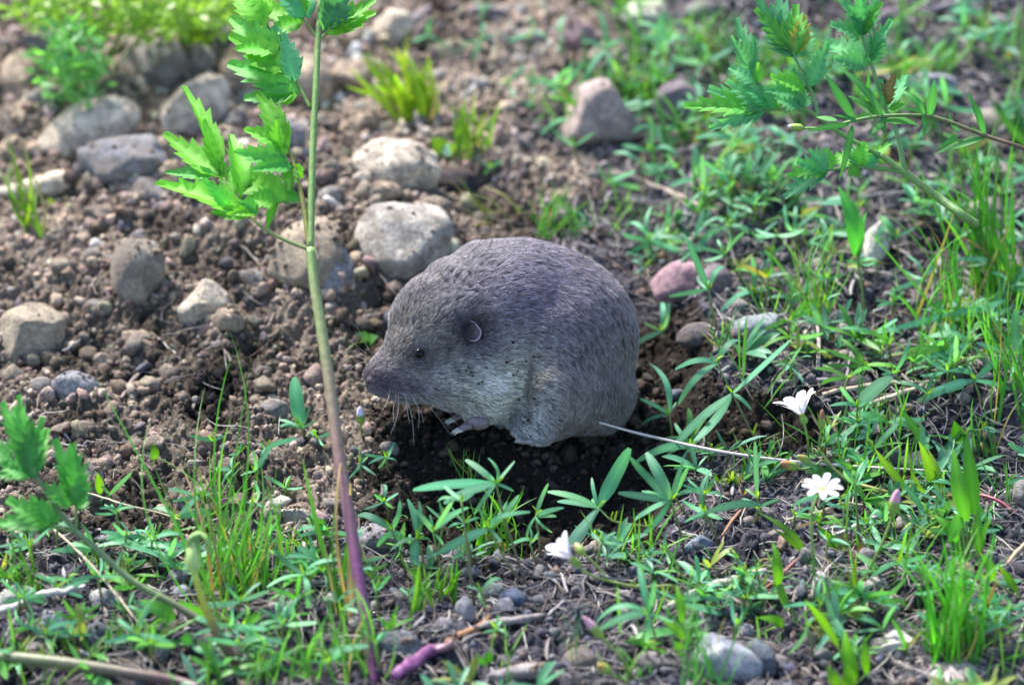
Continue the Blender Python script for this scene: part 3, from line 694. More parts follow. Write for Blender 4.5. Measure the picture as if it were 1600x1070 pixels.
SA = [
 ((530, 935), [((470, 850), []), ((385, 680), [(630, 455), (110, 925), (230, 885), (462, 738)]), ((320, 555), [(155, 560), (155, 708), (430, 438), (345, 480), (290, 510)])]),
 ((138, 880), [((122, 765), [(60, 540), (5, 700), (0, 805), (150, 715)])]),
 ((150, 470), [((92, 420), [(95, 280), (125, 305), (18, 385), (-40, 480)])]),
 ((325, 430), [((285, 245), [(200, 45), (355, 132), (235, 200), (120, 275), (300, 200)])]),
 ((450, 240), [((355, 98), [(235, 65), (378, 0), (318, 32), (270, 130), (430, 5)])]),
 ((560, 330), [((475, 258), [(470, 105), (405, 235), (342, 318), (535, 252)])]),
 ((925, 275), [((785, 200), [(675, 145), (862, 182), (600, 330), (745, 165), (790, 150)]), ]),
 ((800, 480), [((765, 300), [(780, 462), (830, 260)])]),
 ((1150, 685), [((1060, 595), [(1128, 458), (985, 565), (1005, 600)])]),
 ((945, 905), [((908, 800), [(755, 905), (985, 800), (840, 775)]), ((905, 735), [(830, 648), (800, 722), (1045, 605, .85), (950, 700)])]),
 ((1180, 310), [((1185, 205), [(1122, 98), (1243, 95), (1050, 252), (1100, 170)])]),
 ((1385, 490), [((1290, 345), [(1347, 232), (1232, 285), (1058, 412), (1515, 300)]), ]),
 ((1425, 760), [((1392, 625), [(1545, 490), (1330, 560), (1145, 715), (1565, 665), (1370, 560)])]),
 ((1005, 1000), [((975, 912), [(1082, 795), (930, 898), (882, 955), (1012, 958), (945, 860)])]),
 ((225, 1000), [((215, 905), [(140, 800), (-10, 945), (325, 935), (80, 890), (262, 850), (170, 960)])]),
 ((1530, 290), [((1455, 128), [(1325, 118), (1370, 150), (1500, 90)])]),
 ((1400, 580), [((1380, 468), [(1365, 390), (1205, 532), (1200, 430), (1420, 430)])]),
 ((1590, 640), [((1575, 520), [(1545, 610), (1405, 470), (1600, 430), (1560, 330, .5)])]),
 ((20, 200), [((20, 150), [(75, 90), (-40, 120), (-20, 180)])]),
 ((560, 170), [((550, 100), [(505, 155), (600, 60), (560, 30), (490, 90)])]),
 ((1000, 130), [((990, 60), [(930, 20), (1060, 30), (1010, -20)])]),
 ((700, 60), [((680, 20), [(620, 0), (740, -10), (700, -60)])]),
]
SB = [
 ((925, 620), [((765, 362), [(530, 472), (918, 278), (712, 252), (822, 425), (908, 208), (845, 250)])]),
 ((940, 625), [((840, 340), []), ((795, 160), [(420, 180), (655, 45), (778, 45), (880, 58), (730, 90), (872, 190), (640, 205), (700, 290), (560, 240)])]),
 ((590, 655), [((512, 380), [(668, 258), (420, 268), (562, 442), (498, 300), (605, 228)])]),
 ((470, 600), [((440, 412), [(402, 222), (325, 445), (505, 412), (425, 532, .6), (455, 240)])]),
 ((395, 600), [((325, 372), [(163, 285), (368, 238), (252, 448), (352, 515), (392, 290)])]),
 ((1000, 500), [((975, 308), [(1028, 160), (1088, 268), (928, 412), (1062, 305), (1040, 380)])]),
 ((990, 535), [((950, 432), [(878, 420), (988, 382), (930, 330)])]),
 ((1560, 400), [((1480, 358), []), ((1330, 330), []), ((1257, 268), [(1033, 188), (1068, 235), (1400, 0, .75), (1225, 130), (985, 645, .8), (1230, 225)])]),
 ((1650, 480), [((1585, 235), [(1348, 202), (1400, 45), (1480, 20, .6), (1420, 318), (1455, 190), (1455, 405), (1640, 60)])]),
 ((1550, 1010), [((1490, 745), [(1243, 750), (1440, 535), (1595, 785), (1265, 805), (1475, 895), (1515, 600)])]),
 ((745, 745), [((728, 645), [(782, 568), (832, 578), (742, 715), (655, 620)])]),
 ((310, 335), [((288, 242), [(292, 148), (198, 278), (355, 203), (335, 272), (245, 208)])]),
 ((335, 130), [((300, 45), [(203, 28), (262, 95), (335, -20), (230, 60), (360, 70)])]),
 ((205, 175), [((180, 72), [(165, -15), (138, 132), (218, 38), (250, 120)])]),
 ((432, 750), [((402, 662), [(358, 628), (440, 600), (420, 700)])]),
 ((270, 775), [((252, 642), [(325, 568), (235, 590), (290, 620)])]),
 ((25, 1040), [((40, 950), [(202, 885), (10, 985), (60, 900), (-30, 930)])]),
 ((1690, 560), [((1560, 470), [(1435, 470), (1560, 390), (1600, 560)])]),
 ((690, 560), [((650, 340), [(590, 260), (720, 310), (620, 360), (560, 380)])]),
 ((1340, 420), [((1240, 400), [(1150, 350), (1220, 330)])]),
 ((60, 640), [((15, 560), [(70, 488), (-40, 530), (30, 620)])]),
 ((700, 720), [((640, 240), [(560, 170), (700, 200), (520, 230)])]),
 ((520, 560), [((560, 330), [(480, 260), (540, 240), (620, 280)])]),
]
SC = [
 ((215, 450), [((150, 292), [(155, 100), (412, 243), (55, 332), (50, 240), (100, 310)])]),
 ((100, 330), [((10, 215), [(72, 85), (132, 188), (-60, 250)])]),
 ((400, 330), [((385, 225), [(375, -30), (330, 180)])]),
 ((695, 345), [((685, 218), [(548, 250), (762, 160), (630, 240)])]),
 ((770, 400), [((778, 272), [(700, 250), (805, 180), (830, 300)])]),
 ((845, 480), [((828, 165), [(887, 38), (768, 100), (905, 140), (750, 60), (860, 60)])]),
 ((1190, 420), [((1150, 300), [(1048, 158), (1072, 475), (1200, 270), (1170, 220)])]),
 ((1045, 490), [((1012, 445), [(893, 428), (1085, 338), (990, 372)])]),
 ((330, 650), [((300, 500), [(355, 640), (240, 470)])]),
 ((640, 960), [((615, 800), [(530, 935), (640, 760)])]),
 ((280, 880), [((290, 800), [(268, 680), (320, 700)])]),
]
SD = [
 ((330, 770), [((300, 650), [(158, 655), (352, 540), (115, 608), (402, 620), (250, 590)])]),
 ((170, 360), [((150, 285), [(0, 262), (275, 220), (98, 372), (138, 190)])]),
 ((150, 1000), [((145, 860), [(135, 700), (60, 940), (190, 830)])]),
 ((530, 760), [((500, 640), [(450, 560), (560, 600), (470, 720), (610, 690)])]),
 ((290, 1070), [((270, 1010), [(110, 1030), (330, 960), (250, 930)])]),
 ((620, 960), [((560, 900), [(480, 970), (600, 860), (690, 900)])]),
 ((1400, 860), [((1370, 760), [(1400, 690), (1310, 720), (1330, 830)])]),
 ((1560, 260), [((1500, 150), [(1430, 60), (1440, 230), (1560, 100), (1530, 40), (1400, 150)])]),
 ((1500, 960), [((1480, 880), [(1520, 780), (1430, 830), (1560, 860)])]),
 ((1160, 1020), [((1130, 940), [(1090, 870), (1210, 900), (1060, 950)])]),
 ((880, 960), [((850, 860), [(780, 840), (900, 800), (880, 930)])]),
 ((360, 900), [((340, 810), [(350, 700), (290, 760), (410, 820)])]),
 ((90, 140), [((60, 110), [(0, 100), (150, 130), (80, 40)])]),
 ((480, 340), [((440, 260), [(390, 190), (500, 220), (430, 330)])]),
 ((1200, 330), [((1230, 260), [(1270, 220), (1190, 290)])]),
 ((40, 820), [((20, 760), [(-20, 700), (60, 800), (-60, 760)])]),
]
SE = [
 ((1340, 420), [((1295, 225), [(1265, 45), (1188, 362), (1312, 345), (1188, 180), (1360, 180)])]),
 ((1110, 500), [((1100, 385), [(1195, 280), (1020, 410), (920, 350), (1140, 300)])]),
 ((740, 330), [((720, 185), [(740, 90), (690, 270), (800, 150), (640, 200)])]),
 ((960, 240), [((940, 170), [(860, 180), (1020, 155), (960, 80)])]),
 ((1090, 300), [((1085, 160), [(1080, 240), (1110, 60), (1040, 110)])]),
 ((500, 280), [((485, 160), [(500, 80), (420, 190), (560, 200)])]),
 ((870, 470), [((850, 380), [(930, 290), (780, 370), (880, 440)])]),
 ((1440, 480), [((1400, 400), [(1430, 340), (1340, 350), (1470, 370)])]),
 ((1560, 720), [((1500, 560), [(1590, 690, .7), (1480, 520), (1400, 610), (1470, 600)])]),
 ((1520, 860), [((1530, 780), [(1590, 720), (1450, 780), (1520, 860)])]),
 ((780, 800), [((770, 760), [(700, 710), (830, 720), (740, 790)])]),
 ((600, 700), [((560, 660), [(510, 640), (605, 690, .9)])]),
 ((1350, 120), [((1340, 60), [(1320, 20), (1380, 60), (1300, 80)])]),
 ((760, 120), [((740, 50), [(700, 0), (780, 10), (720, 80)])]),
 ((1180, 740), [((1150, 660), [(1050, 590), (1240, 600), (1120, 600)])]),
]
SF = [
 ((1460, 720), [((1375, 572), [(1228, 455), (1522, 492), (1208, 615), (1398, 762), (1365, 500), (1440, 540)])]),
 ((1190, 1060), [((1168, 1012), [(1050, 1012), (1330, 908), (1182, 962), (1255, 930)])]),
 ((1320, 860), [((1262, 780), [(1108, 838), (1285, 640), (1360, 660), (1250, 690)])]),
 ((1320, 240), [((1292, 182), [(1200, 128), (1372, 178), (1312, 118)])]),
 ((1180, 180), [((1152, 105), [(1225, -5), (1150, 20), (1090, 120), (1200, 60)])]),
 ((1080, 200), [((1050, 100), [(960, 90), (1000, 160), (1060, 20)])]),
 ((960, 280), [((900, 215), [(780, 240), (890, 180), (980, 200), (860, 260), (760, 180)])]),
 ((340, 640), [((312, 600), [(228, 582), (350, 540), (305, 650), (405, 600)])]),
 ((590, 790), [((565, 735), [(500, 690), (605, 655), (640, 730), (530, 680)])]),
 ((520, 610), [((505, 585), [(470, 510), (555, 460), (450, 590)])]),
 ((120, 470), [((90, 430), [(40, 460), (140, 415), (95, 370)])]),
 ((680, 450), [((655, 425), [(605, 420), (670, 340), (700, 390), (600, 470)])]),
 ((540, 300), [((490, 215), [(595, 110), (440, 250), (460, 170)])]),
 ((1250, 470), [((1230, 430), [(1215, 370), (1180, 440), (1290, 410)])]),
 ((930, 640), [((900, 560), [(850, 640), (960, 600)])]),
 ((1180, 330), [((1150, 250), [(1160, 150), (1200, 270), (1100, 230)])]),
 ((790, 1100), [((800, 1080), [(745, 995), (860, 1060)])]),
 ((1540, 1040), [((1480, 970), [(1562, 905), (1400, 960), (1560, 940)])]),
]
SG = [
 ((1410, 960), [((1395, 915), [(1360, 680, .8), (1435, 815), (1278, 905), (1460, 880), (1290, 870)])]),
 ((1480, 1010), [((1470, 960), [(1585, 930), (1450, 920), (1500, 1000)])]),
 ((1010, 1010), [((990, 975), [(880, 950), (1040, 940)])]),
 ((1260, 1060), [((1230, 1010), [(1365, 960), (1200, 1060), (1180, 980)])]),
 ((1090, 1080), [((1110, 1030), [(1120, 985), (1060, 1040)])]),
]
for Z, L in ((Za, SA), (Zb, SB), (Zc, SC), (Zd, SD), (Ze, SE), (Zf, SF), (Zg, SG)):
    for b, nd in L: seedling(Z, b, nd)
# further seedlings growing over the bank
def region_ok(px, py):
    g, t = ground(px, py); mo = float(moist_shade(np.array([g[0]]), np.array([g[1]]))[0]); ml = float(mound(np.array([g[0]]), np.array([g[1]]))[0])
    return g, mo, ml
Zid = Zoom(0, 0, 1.0)
cnt = 0; tries = 0
while cnt < 165 and tries < 5000:
    tries += 1
    px, py = rl.uniform(560, 1640), rl.uniform(-10, 1060)
    if tries % 6 == 0: px, py = rl.uniform(0, 560), rl.uniform(850, 1060)
    g, mo, ml = region_ok(px, py)
    if mo > .25 or ml > .5 or (py > 850 and px > 640 and px < 1150 and rl.random() < .8): continue
    if 560 < px < 1010 and 330 < py < 720: continue
    L = rl.uniform(30, 72); nt_ = rl.randint(3, 6); hgt = rl.uniform(14, 52)
    nx_, ny_ = px + rl.uniform(-10, 10), py - hgt; tips = []
    for q in range(nt_):
        a = rl.uniform(-.5, math.pi + .5); tips.append((nx_ + L * math.cos(a) * rl.uniform(.6, 1), ny_ - L * .8 * math.sin(a) * rl.uniform(.5, 1)))
    seedling(Zid, (px, py), [((nx_, ny_), tips)], col=TEAL if rl.random() < .7 else GREEN); cnt += 1

# ------------------------------------------------------------------ uncountable low growth: tiny weeds and fine grass between the seedlings
def cover(name, label, n, per, Lr, wr, cols, up_r, seed, dens, clump=1.0):
    rg = np.random.default_rng(seed); x, y = sample_frame(n, rg); k = visible(x, y) & dens(x, y, rg); x, y = x[k], y[k]; n = len(x)
    m_ = n * per; X = np.repeat(x, per); Y = np.repeat(y, per); a = rg.uniform(0, 2 * np.pi, m_); el_ = rg.uniform(*up_r, m_); hgt = np.repeat(rg.uniform(.2, 1.3, n), per) * clump
    ps = np.repeat(rg.uniform(.6, 1.3, n), per); L = rg.uniform(*Lr, m_) * ps; ns = 6; s = np.linspace(0, 1, ns); w = L * wr * rg.uniform(.8, 1.2, m_)
    if clump == 0: X = X + rg.normal(0, .5, m_); Y = Y + rg.normal(0, .5, m_)
    zb = H(X, Y) + hgt - .1
    prof = np.minimum(1, .35 + s * 2.4) * (1 - s ** 4) ** .6; prof[-1] = .08
    dx, dy = np.cos(a), np.sin(a); arch = rg.uniform(.1, .5, m_)
    r = np.cos(el_)[:, None] * L[:, None] * s; z = np.sin(el_)[:, None] * L[:, None] * s - arch[:, None] * L[:, None] * s ** 2.2 * .7
    cx = X[:, None] + dx[:, None] * r; cy = Y[:, None] + dy[:, None] * r; cz = np.maximum(zb[:, None] + z, H(cx.ravel(), cy.ravel()).reshape(cx.shape) + .05)
    hw = w[:, None] * prof * .5; tw = rg.normal(0, .4, m_)[:, None]
    V = np.stack([np.stack([cx - dy[:, None] * hw, cy + dx[:, None] * hw, cz + hw * (.35 + tw)], -1), np.stack([cx, cy, cz], -1), np.stack([cx + dy[:, None] * hw, cy - dx[:, None] * hw, cz + hw * (.35 - tw)], -1)], 2)
    f = []
    for i in range(ns - 1):
        for j in range(2): f.append((i * 3 + j, i * 3 + j + 1, i * 3 + j + 4, i * 3 + j + 3))
    F = np.array(f)[None] + (np.arange(m_) * ns * 3)[:, None, None]
    cols = np.array(cols); c = np.repeat(cols[rg.integers(0, len(cols), n)] * rg.uniform(.7, 1.25, n)[:, None], per, 0) * rg.uniform(.8, 1.2, m_)[:, None]
    V = V.reshape(-1, 3); F = F.reshape(-1, 4); C = np.repeat(c, ns * 3, 0)
    if clump > 0:   # little stems carrying the rosettes
        z0 = H(x, y) - .1; z1 = z0 + rg.uniform(.2, .2, n) * 0 + hgt[::per] + .02; e_ = .045
        S0 = np.stack([np.stack([x + q[0] * e_, y + q[1] * e_, zz_], -1) for zz_ in (z0, z1) for q in ((1, 0), (-.5, .87), (-.5, -.87))], 1)
        f2 = np.array([(0, 1, 4, 3), (1, 2, 5, 4), (2, 0, 3, 5)]); F2 = f2[None] + (np.arange(n) * 6)[:, None, None] + len(V)
        V = np.vstack([V, S0.reshape(-1, 3)]); F = np.vstack([F, F2.reshape(-1, 4)]); C = np.vstack([C, np.tile([[.14, .15, .05]], (n * 6, 1))])
    o = obj(name, mesh_np(name, V, F, M_LEAF, C), kind='stuff'); o.color = (1, 1, 1, 1); o['label'] = label; return o
def open_bank(lo):
    def f(x, y, r):
        ba = np.maximum(np.exp(-(((x - 5) / 5.5) ** 4 + ((y - 17) / 9) ** 4)), np.exp(-(((x - 4) / 8.5) ** 4 + ((y + 24) / 5.5) ** 4)))
        m1 = (1 - mound(x, y)) * (1 - np.clip(moist_shade(x, y) * 1.6, 0, 1)); patch = fbm(x, y, 7, 3, 95)
        side = .35 + .65 * sst(x + .45 * np.maximum(y, 0), 0, 9); side = np.where((y < -12) & (x < -2), .5, side)
        return r.random(len(x)) < m1 * side * np.clip(lo + patch * 1.2, 0, 1) * (1 - .85 * ba)
    return f
cover('low_weeds', 'tiny narrow leaved weeds filling the bank between larger seedlings', 3000, 6, (.7, 2.2), .17, [TEAL, TEAL, TEAL, (.12, .30, .22), (.12, .34, .12), GREEN, (.24, .30, .08)], (.1, 1.2), 301, open_bank(.30))
cover('fine_grass', 'fine short grass growing in patches over the bank', 3600, 7, (1.2, 4.2), .035, [GREEN, GREEN, DGRN, (.16, .38, .05)], (.7, 1.5), 302, open_bank(.06), 0)
cover('succulent_shoots', 'stubby yellow green and reddish shoots among the gravel', 900, 5, (.5, 1.3), .22, [(.16, .30, .03), (.10, .26, .04), (.22, .16, .05)], (.9, 1.5), 303, open_bank(.25), 0)
# ------------------------------------------------------------------ grass
def tuft(base, tips, col=GREEN, width=.16, label=None, name='grass_tuft', spread=.5, jit=2.0, Z=Zid, group='grass tufts', cat='grass tuft', kind='grass', up=None):
    b = Z(*base); g, t = ground(*b); g = g - np.array([0, 0, .1]); e = empty(name, g)
    for tp in tips:
        q = Z(tp[0], tp[1]); w = tp[2] if len(tp) > 2 else width * rl.uniform(.7, 1.3)
        P = g + np.array([rl.uniform(-spread, spread), rl.uniform(-spread, spread), 0]); P[2] = h1(P[0], P[1]) - .1
        T = at(q[0], q[1], t + rl.uniform(-jit, jit * .4)); hg = h1(T[0], T[1])
        if T[2] < hg + .2: T = at(q[0], q[1], t - 1.5)
        put_leaf(e, g, P, T, w, kind, var(col, .25), name='blade', roll=.8) if rl.random() > .10 else put_leaf(e, g, P, P + (T - P) * rl.uniform(.5, .9) + np.array([rl.uniform(-.8, .8), 0, 0]), w * .8, kind, rl.choice([(.38, .31, .15), (.30, .22, .12), (.34, .33, .12)]), name='blade', roll=.8)
    tag(e, label or where(g, 'grass tuft'), cat, group); return e
def fan(bx, by, n, hmin, hmax, spread, lean=0):
    out = []
    for i in range(n):
        a = rl.gauss(lean, spread); h = rl.uniform(hmin, hmax); out.append((bx + h * math.sin(a), by - h * math.cos(a)))
    return out
tuft((345, 935), [(150, 588, .16), (388, 512, .13), (338, 552, .15), (306, 600, .12), (272, 662, .14), (425, 700), (345, 645, .14), (208, 655), (300, 700), (232, 700), (375, 720), (410, 760), (285, 690), (392, 560, .1), (253, 690), (318, 760), (440, 730)] + fan(345, 935, 42, 70, 230, .30),
     GREEN, .13, 'tall clump of thin upright grass blades beside the hooked shoot', spread=1.6)
tuft((405, 915), fan(405, 915, 34, 60, 200, .25), GREEN, .13, 'dense grass clump filling the space toward the purple stem', spread=1.4)
tuft((330, 800), fan(330, 800, 20, 40, 110, .4), GREEN, .12, 'low grass clump just behind the tall thin blades', spread=1.0)
tuft((540, 965), [(518, 600, .5), (470, 715, .35), (536, 700, .3), (508, 640, .25), (545, 820, .25), (500, 800, .2)], (.085, .30, .04), .3, 'broad bright green blades rising against the purple stem', spread=.4, jit=.8)
tuft((560, 1055), fan(545, 1050, 26, 50, 160, .45), GREEN, .13, 'grass clump at the foot of the tall plant', spread=1.2)
tuft((470, 1060), fan(470, 1060, 24, 40, 130, .5), GREEN, .14, 'short grass at the front edge beside the purple stem', spread=1.4)
tuft((1485, 1030), fan(1485, 1030, 46, 90, 230, .35) + [(1450, 850), (1500, 800), (1535, 860), (1570, 860), (1420, 840)], (.08, .34, .03), .2, 'big bright tuft with pale roots in the front of the bank', spread=1.2)
tuft((1310, 950), fan(1310, 950, 44, 40, 120, .5), (.07, .28, .07), .08, 'thread fine grass tuft behind the white chip', spread=1.2)
tuft((1100, 1070), fan(1100, 1070, 30, 60, 170, .35), (.07, .28, .06), .10, 'fine grass spraying up across the blue slate slab', spread=1.6)
tuft((1278, 505), fan(1275, 500, 44, 50, 170, .40) + [(1300, 330), (1230, 370)], GREEN, .10, 'wiry grass tuft with exposed pale roots on the ledge', spread=.5)
tuft((1560, 470), fan(1560, 470, 36, 120, 300, .18, -.12), (.08, .31, .03), .22, 'tall bright grass rising beside the lance leaved stem', spread=2.0)
tuft((1480, 520), fan(1480, 520, 30, 80, 220, .28), (.08, .3, .04), .16, 'medium grass tuft behind the spotted yellow leaves', spread=1.8)
tuft((1590, 640), fan(1590, 640, 26, 80, 220, .3, -.2), (.08, .3, .04), .16, 'grass tuft at the edge beneath the tall bright grass', spread=1.6)
tuft((655, 185), fan(650, 180, 44, 40, 135, .45, -.2), (.26, .42, .03), .42, 'blurred yellow green tuft at the mound edge', spread=1.0)
tuft((735, 240), fan(735, 240, 26, 30, 100, .5), (.16, .30, .03), .3, 'small yellow green tuft uphill of the gopher', spread=1.2)
tuft((870, 365), fan(868, 365, 42, 30, 95, .45), GREEN, .10, 'short wiry tuft right behind the gopher', spread=1.4)
tuft((800, 350), fan(790, 330, 8, 50, 110, .3, -1.1), (.25, .28, .1), .2, 'flattened straw green blades behind the gopher\'s back', spread=1.2)
tuft((50, 370), fan(45, 365, 9, 60, 190, .18, -.15), (.16, .34, .03), .28, 'lone blurred blades beside the flat pale slab', spread=.8)
tuft((290, 70), fan(280, 70, 40, 30, 110, .5), (.2, .33, .02), .35, 'yellow green tuft under the feathery plant', spread=2.0)
tuft((1050, 250), fan(1045, 250, 9, 60, 160, .3), DGRN, .2, 'few dark blades beside the five sided stone', spread=1.0)
tuft((1240, 460), fan(1220, 470, 10, 30, 70, .6), GREEN, .12, 'tiny grass sprig on the stone ledge', spread=.6)
tuft((770, 870), fan(765, 865, 34, 40, 120, .38), (.08, .28, .03), .2, 'dense green shoots under the bushy seedlings', spread=1.5)
tuft((735, 760), fan(728, 755, 10, 40, 75, .25), GREEN, .1, 'thin blades before the dark hollow', spread=.5)
tuft((700, 940), fan(705, 935, 12, 30, 70, .3), (.10, .3, .03), .24, 'stubby green shoots between the gravel stones', spread=.7)
tuft((660, 960), fan(655, 955, 12, 40, 90, .3), (.10, .26, .03), .24, 'stubby shoots beside the purple stem', spread=.7)
tuft((1010, 915), fan(1010, 915, 7, 18, 40, .5), (.07, .2, .03), .1, 'tiny sprig in front of the flat tan stone', spread=.3)
tuft((900, 1040), fan(900, 1035, 12, 40, 120, .35), (.05, .2, .09), .06, 'faint threadlike sprig in the open front soil', spread=.3)
tuft((700, 1050), fan(698, 1052, 10, 8, 22, .5), (.06, .2, .03), .08, 'tiny mossy sprig beside the broken purple stalk', spread=.2)
tuft((20, 920), fan(20, 915, 16, 30, 90, .4), (.08, .2, .03), .2, 'reddish green sprigs behind the pale angular stone', spread=1.6)
tuft((30, 1010), [(0, 955), (40, 1010), (12, 940)], DGRN, .22, 'two dark blades before the pale angular stone', spread=.5)
tuft((80, 320), fan(80, 320, 3, 8, 12, .3), YGRN, .2, 'minute green sprout on the mound', spread=.2)
cnt = tries = 0
while cnt < 30 and tries < 2000:
    tries += 1
    px, py = rl.uniform(560, 1640), rl.uniform(0, 1070)
    if tries % 4 == 0: px, py = rl.uniform(0, 700), rl.uniform(860, 1070)
    g, mo, ml = region_ok(px, py)
    if mo > .25 or ml > .5 or (py > 850 and 700 < px < 1100): continue
    if 560 < px < 1010 and 330 < py < 720: continue
    c = rl.choice([GREEN, GREEN, DGRN, (.10, .28, .03)])
    tuft((px, py), fan(px, py, rl.randint(9, 18), 20, rl.uniform(50, 130), .45, rl.uniform(-.3, .3)), c, rl.uniform(.08, .16), spread=.8, name='grass_tuft'); cnt += 1
# far, blurred feathery plant (mass of fine leaves)
def feathery(base, cx, cy, rx, ry, n, col, label, seed):
    g, t = ground(*base); e = empty('feathery_plant', g); r_ = random.Random(seed)
    parts = []
    V = []; F = []
    for i in range(n):
        a = r_.uniform(0, 6.28); q = math.sqrt(r_.random()); px = cx + rx * q * math.cos(a) + 25 * r_.gauss(0, 1) * .4; py = cy + ry * q * math.sin(a)
        P = at(px, py, t - r_.uniform(0, 5)) - g; d = Vector((r_.gauss(0, 1), r_.gauss(0, 1), r_.gauss(.4, .6))).normalized(); L = r_.uniform(.7, 1.5)
        s = d.cross(Vector((r_.gauss(0, 1), r_.gauss(0, 1), r_.gauss(0, 1)))).normalized() * .22
        P = Vector(P); o = len(V); V += [P, P + d * L * .5 + s, P + d * L, P + d * L * .5 - s]; F.append((o, o + 1, o + 2, o + 3))
    me = tris_mesh('foliage', np.array([v[:] for v in V]), F, M_LEAF, np.ones((len(V), 3))); f = obj('foliage', me, e, kind='stuff'); f.color = (*col, 1)
    st = []
    for k in range(9):
        a = r_.uniform(-1, 1); T = at(cx + rx * .8 * a, cy + ry * r_.uniform(-.6, .3), t - 2); st.append(([g + np.array([r_.uniform(-1, 1), 0, 0]), (g + T) / 2 + np.array([0, 0, .8]), T], .07, (.12, .25, .04)))
    obj('stems', stemmesh(st, g), e); tag(e, label, 'plant', 'feathery plants behind the mound')
feathery((150, 130), 190, 14, 180, 46, 620, (.30, .48, .09), 'broad bright lime feathery plant behind the mound boulders', 1)
feathery((110, 165), 110, 100, 48, 66, 300, (.16, .42, .14), 'narrow green feathery frond hanging over the pale boulder', 2)
feathery((300, 60), 300, 20, 110, 45, 300, (.2, .36, .05), 'loose blurred feathery growth behind the rounded grey rock', 3)
LAND += [('the feathery plant', -30, 50)]

# ------------------------------------------------------------------ cut-leaved (parsley like) plants
def at_s(Z, X, Y, d): q = Z(X, Y); return at(q[0], q[1], d)
def cut_plant(name, label, basepx, stems, leaflets, col, wscale=1.0, roll=.30, cat='plant', kind='toothed'):
    g, t = ground(*basepx); g = g - np.array([0, 0, .3]); e = empty(name, g)
    for nm, P, r, c in stems:
        pts = [np.asarray(p) - g for p in P]; V, F, C = tube(np.array(pts), r, 7 * len(pts), 12, c if np.ndim(c) > 1 else [c] * len(pts), ribs=.11)
        obj(nm, tris_mesh(nm, V, F, M_STEM, C), e)
    for lf in leaflets:
        P, T, w = lf[:3]; c = lf[3] if len(lf) > 3 else col
        put_leaf(e, g, P, T, w, kind, var(c, .12), name='leaflet', roll=roll)
    tag(e, label, cat); return e, g, t
# tall upright plant in front of the gopher
_, tb = ground(582, 1062)
D1 = lambda py: tb - .3 + (1062 - py) / 1062 * 13.0
def q1(X, Y, dd=0): px, py = Zh(X, Y); return at(px, py, D1(py) + dd)
def p1(px, py, dd=0): return at(px, py, D1(py) + dd)
k = tb / FPX
PUR = (.13, .035, .10); MID = (.20, .12, .10); OLV = (.20, .24, .09); LG = (.17, .28, .08)
main = [p1(584, 1075), p1(574, 990), p1(558, 885), p1(542, 785), p1(528, 700), p1(515, 600), p1(503, 520), p1(492, 450), p1(485, 388)]
mr = [10 * k, 9.5 * k, 9.5 * k, 9.5 * k, 9.3 * k, 9 * k, 8.6 * k, 8 * k, 7.6 * k]
mc = [(.12, .03, .08), PUR, PUR, (.17, .08, .10), MID, (.21, .17, .10), OLV, OLV, LG]
up_ = [p1(485, 388), p1(487, 300), p1(490, 200), p1(494, 130), p1(497, 59), p1(505, -30)]
w_ = k
LA = [
 # lower hanging leaf, px in zoom Zh
 ((500, 872), (105, 712), 56), ((410, 838), (300, 708), 34), ((480, 862), (330, 845), 30), ((375, 712), (138, 515), 50), ((360, 700), (145, 678), 30),
 ((378, 705), (222, 325), 40), ((365, 690), (300, 470), 30), ((450, 800), (410, 522), 46), ((430, 790), (375, 640), 34), ((640, 805), (425, 680), 64), ((600, 800), (470, 790), 44), ((520, 850), (440, 800), 30), ((600, 790), (553, 912), 20), ((520, 850), (395, 850), 24), ((690, 805), (560, 760), 34),
 ((645, 600), (515, 362), 46), ((640, 590), (462, 510), 40), ((655, 660), (425, 598), 46), ((660, 665), (490, 672), 34), ((655, 650), (694, 712), 26), ((645, 650), (640, 762), 32), ((640, 610), (560, 580), 36), ((600, 610), (590, 480), 34),
 # upper left leaf
 ((690, 372), (388, 242), 62), ((670, 370), (455, 385), 50), ((655, 300), (400, 130), 66), ((620, 245), (400, 60), 60), ((590, 190), (430, 190), 54), ((560, 110), (412, -30), 58), ((640, 260), (480, 260), 50), ((680, 380), (560, 400), 40), ((540, 90), (500, -40), 60), ((660, 340), (625, 130), 44, (.11, .38, .20)), ((600, 200), (580, 100), 50, (.11, .38, .20)),
 # top middle
 ((705, 85), (525, 30), 60), ((700, 90), (560, 130), 44), ((705, 80), (580, -50), 50, (.11, .38, .20)), ((720, 80), (700, -60), 50, (.11, .38, .20)), ((700, 70), (640, -60), 44),
 # top on the other side
 ((780, 140), (988, 42), 46), ((790, 120), (985, -10), 44), ((785, 130), (880, -60), 56, (.08, .28, .13)), ((775, 130), (800, -70), 54, (.08, .28, .13)), ((840, 90), (940, 100), 30),
]
rl.seed(12)
leaf_list = []
for l in LA:
    c = l[3] if len(l) > 3 else ((.15, .48, .045) if rl.random() < .6 else (.10, .40, .07))
    dd = rl.uniform(-1.6, 1.0); leaf_list.append((q1(*l[0]), q1(*l[1], dd), l[2] / 2.548 * k * 2.35, c))
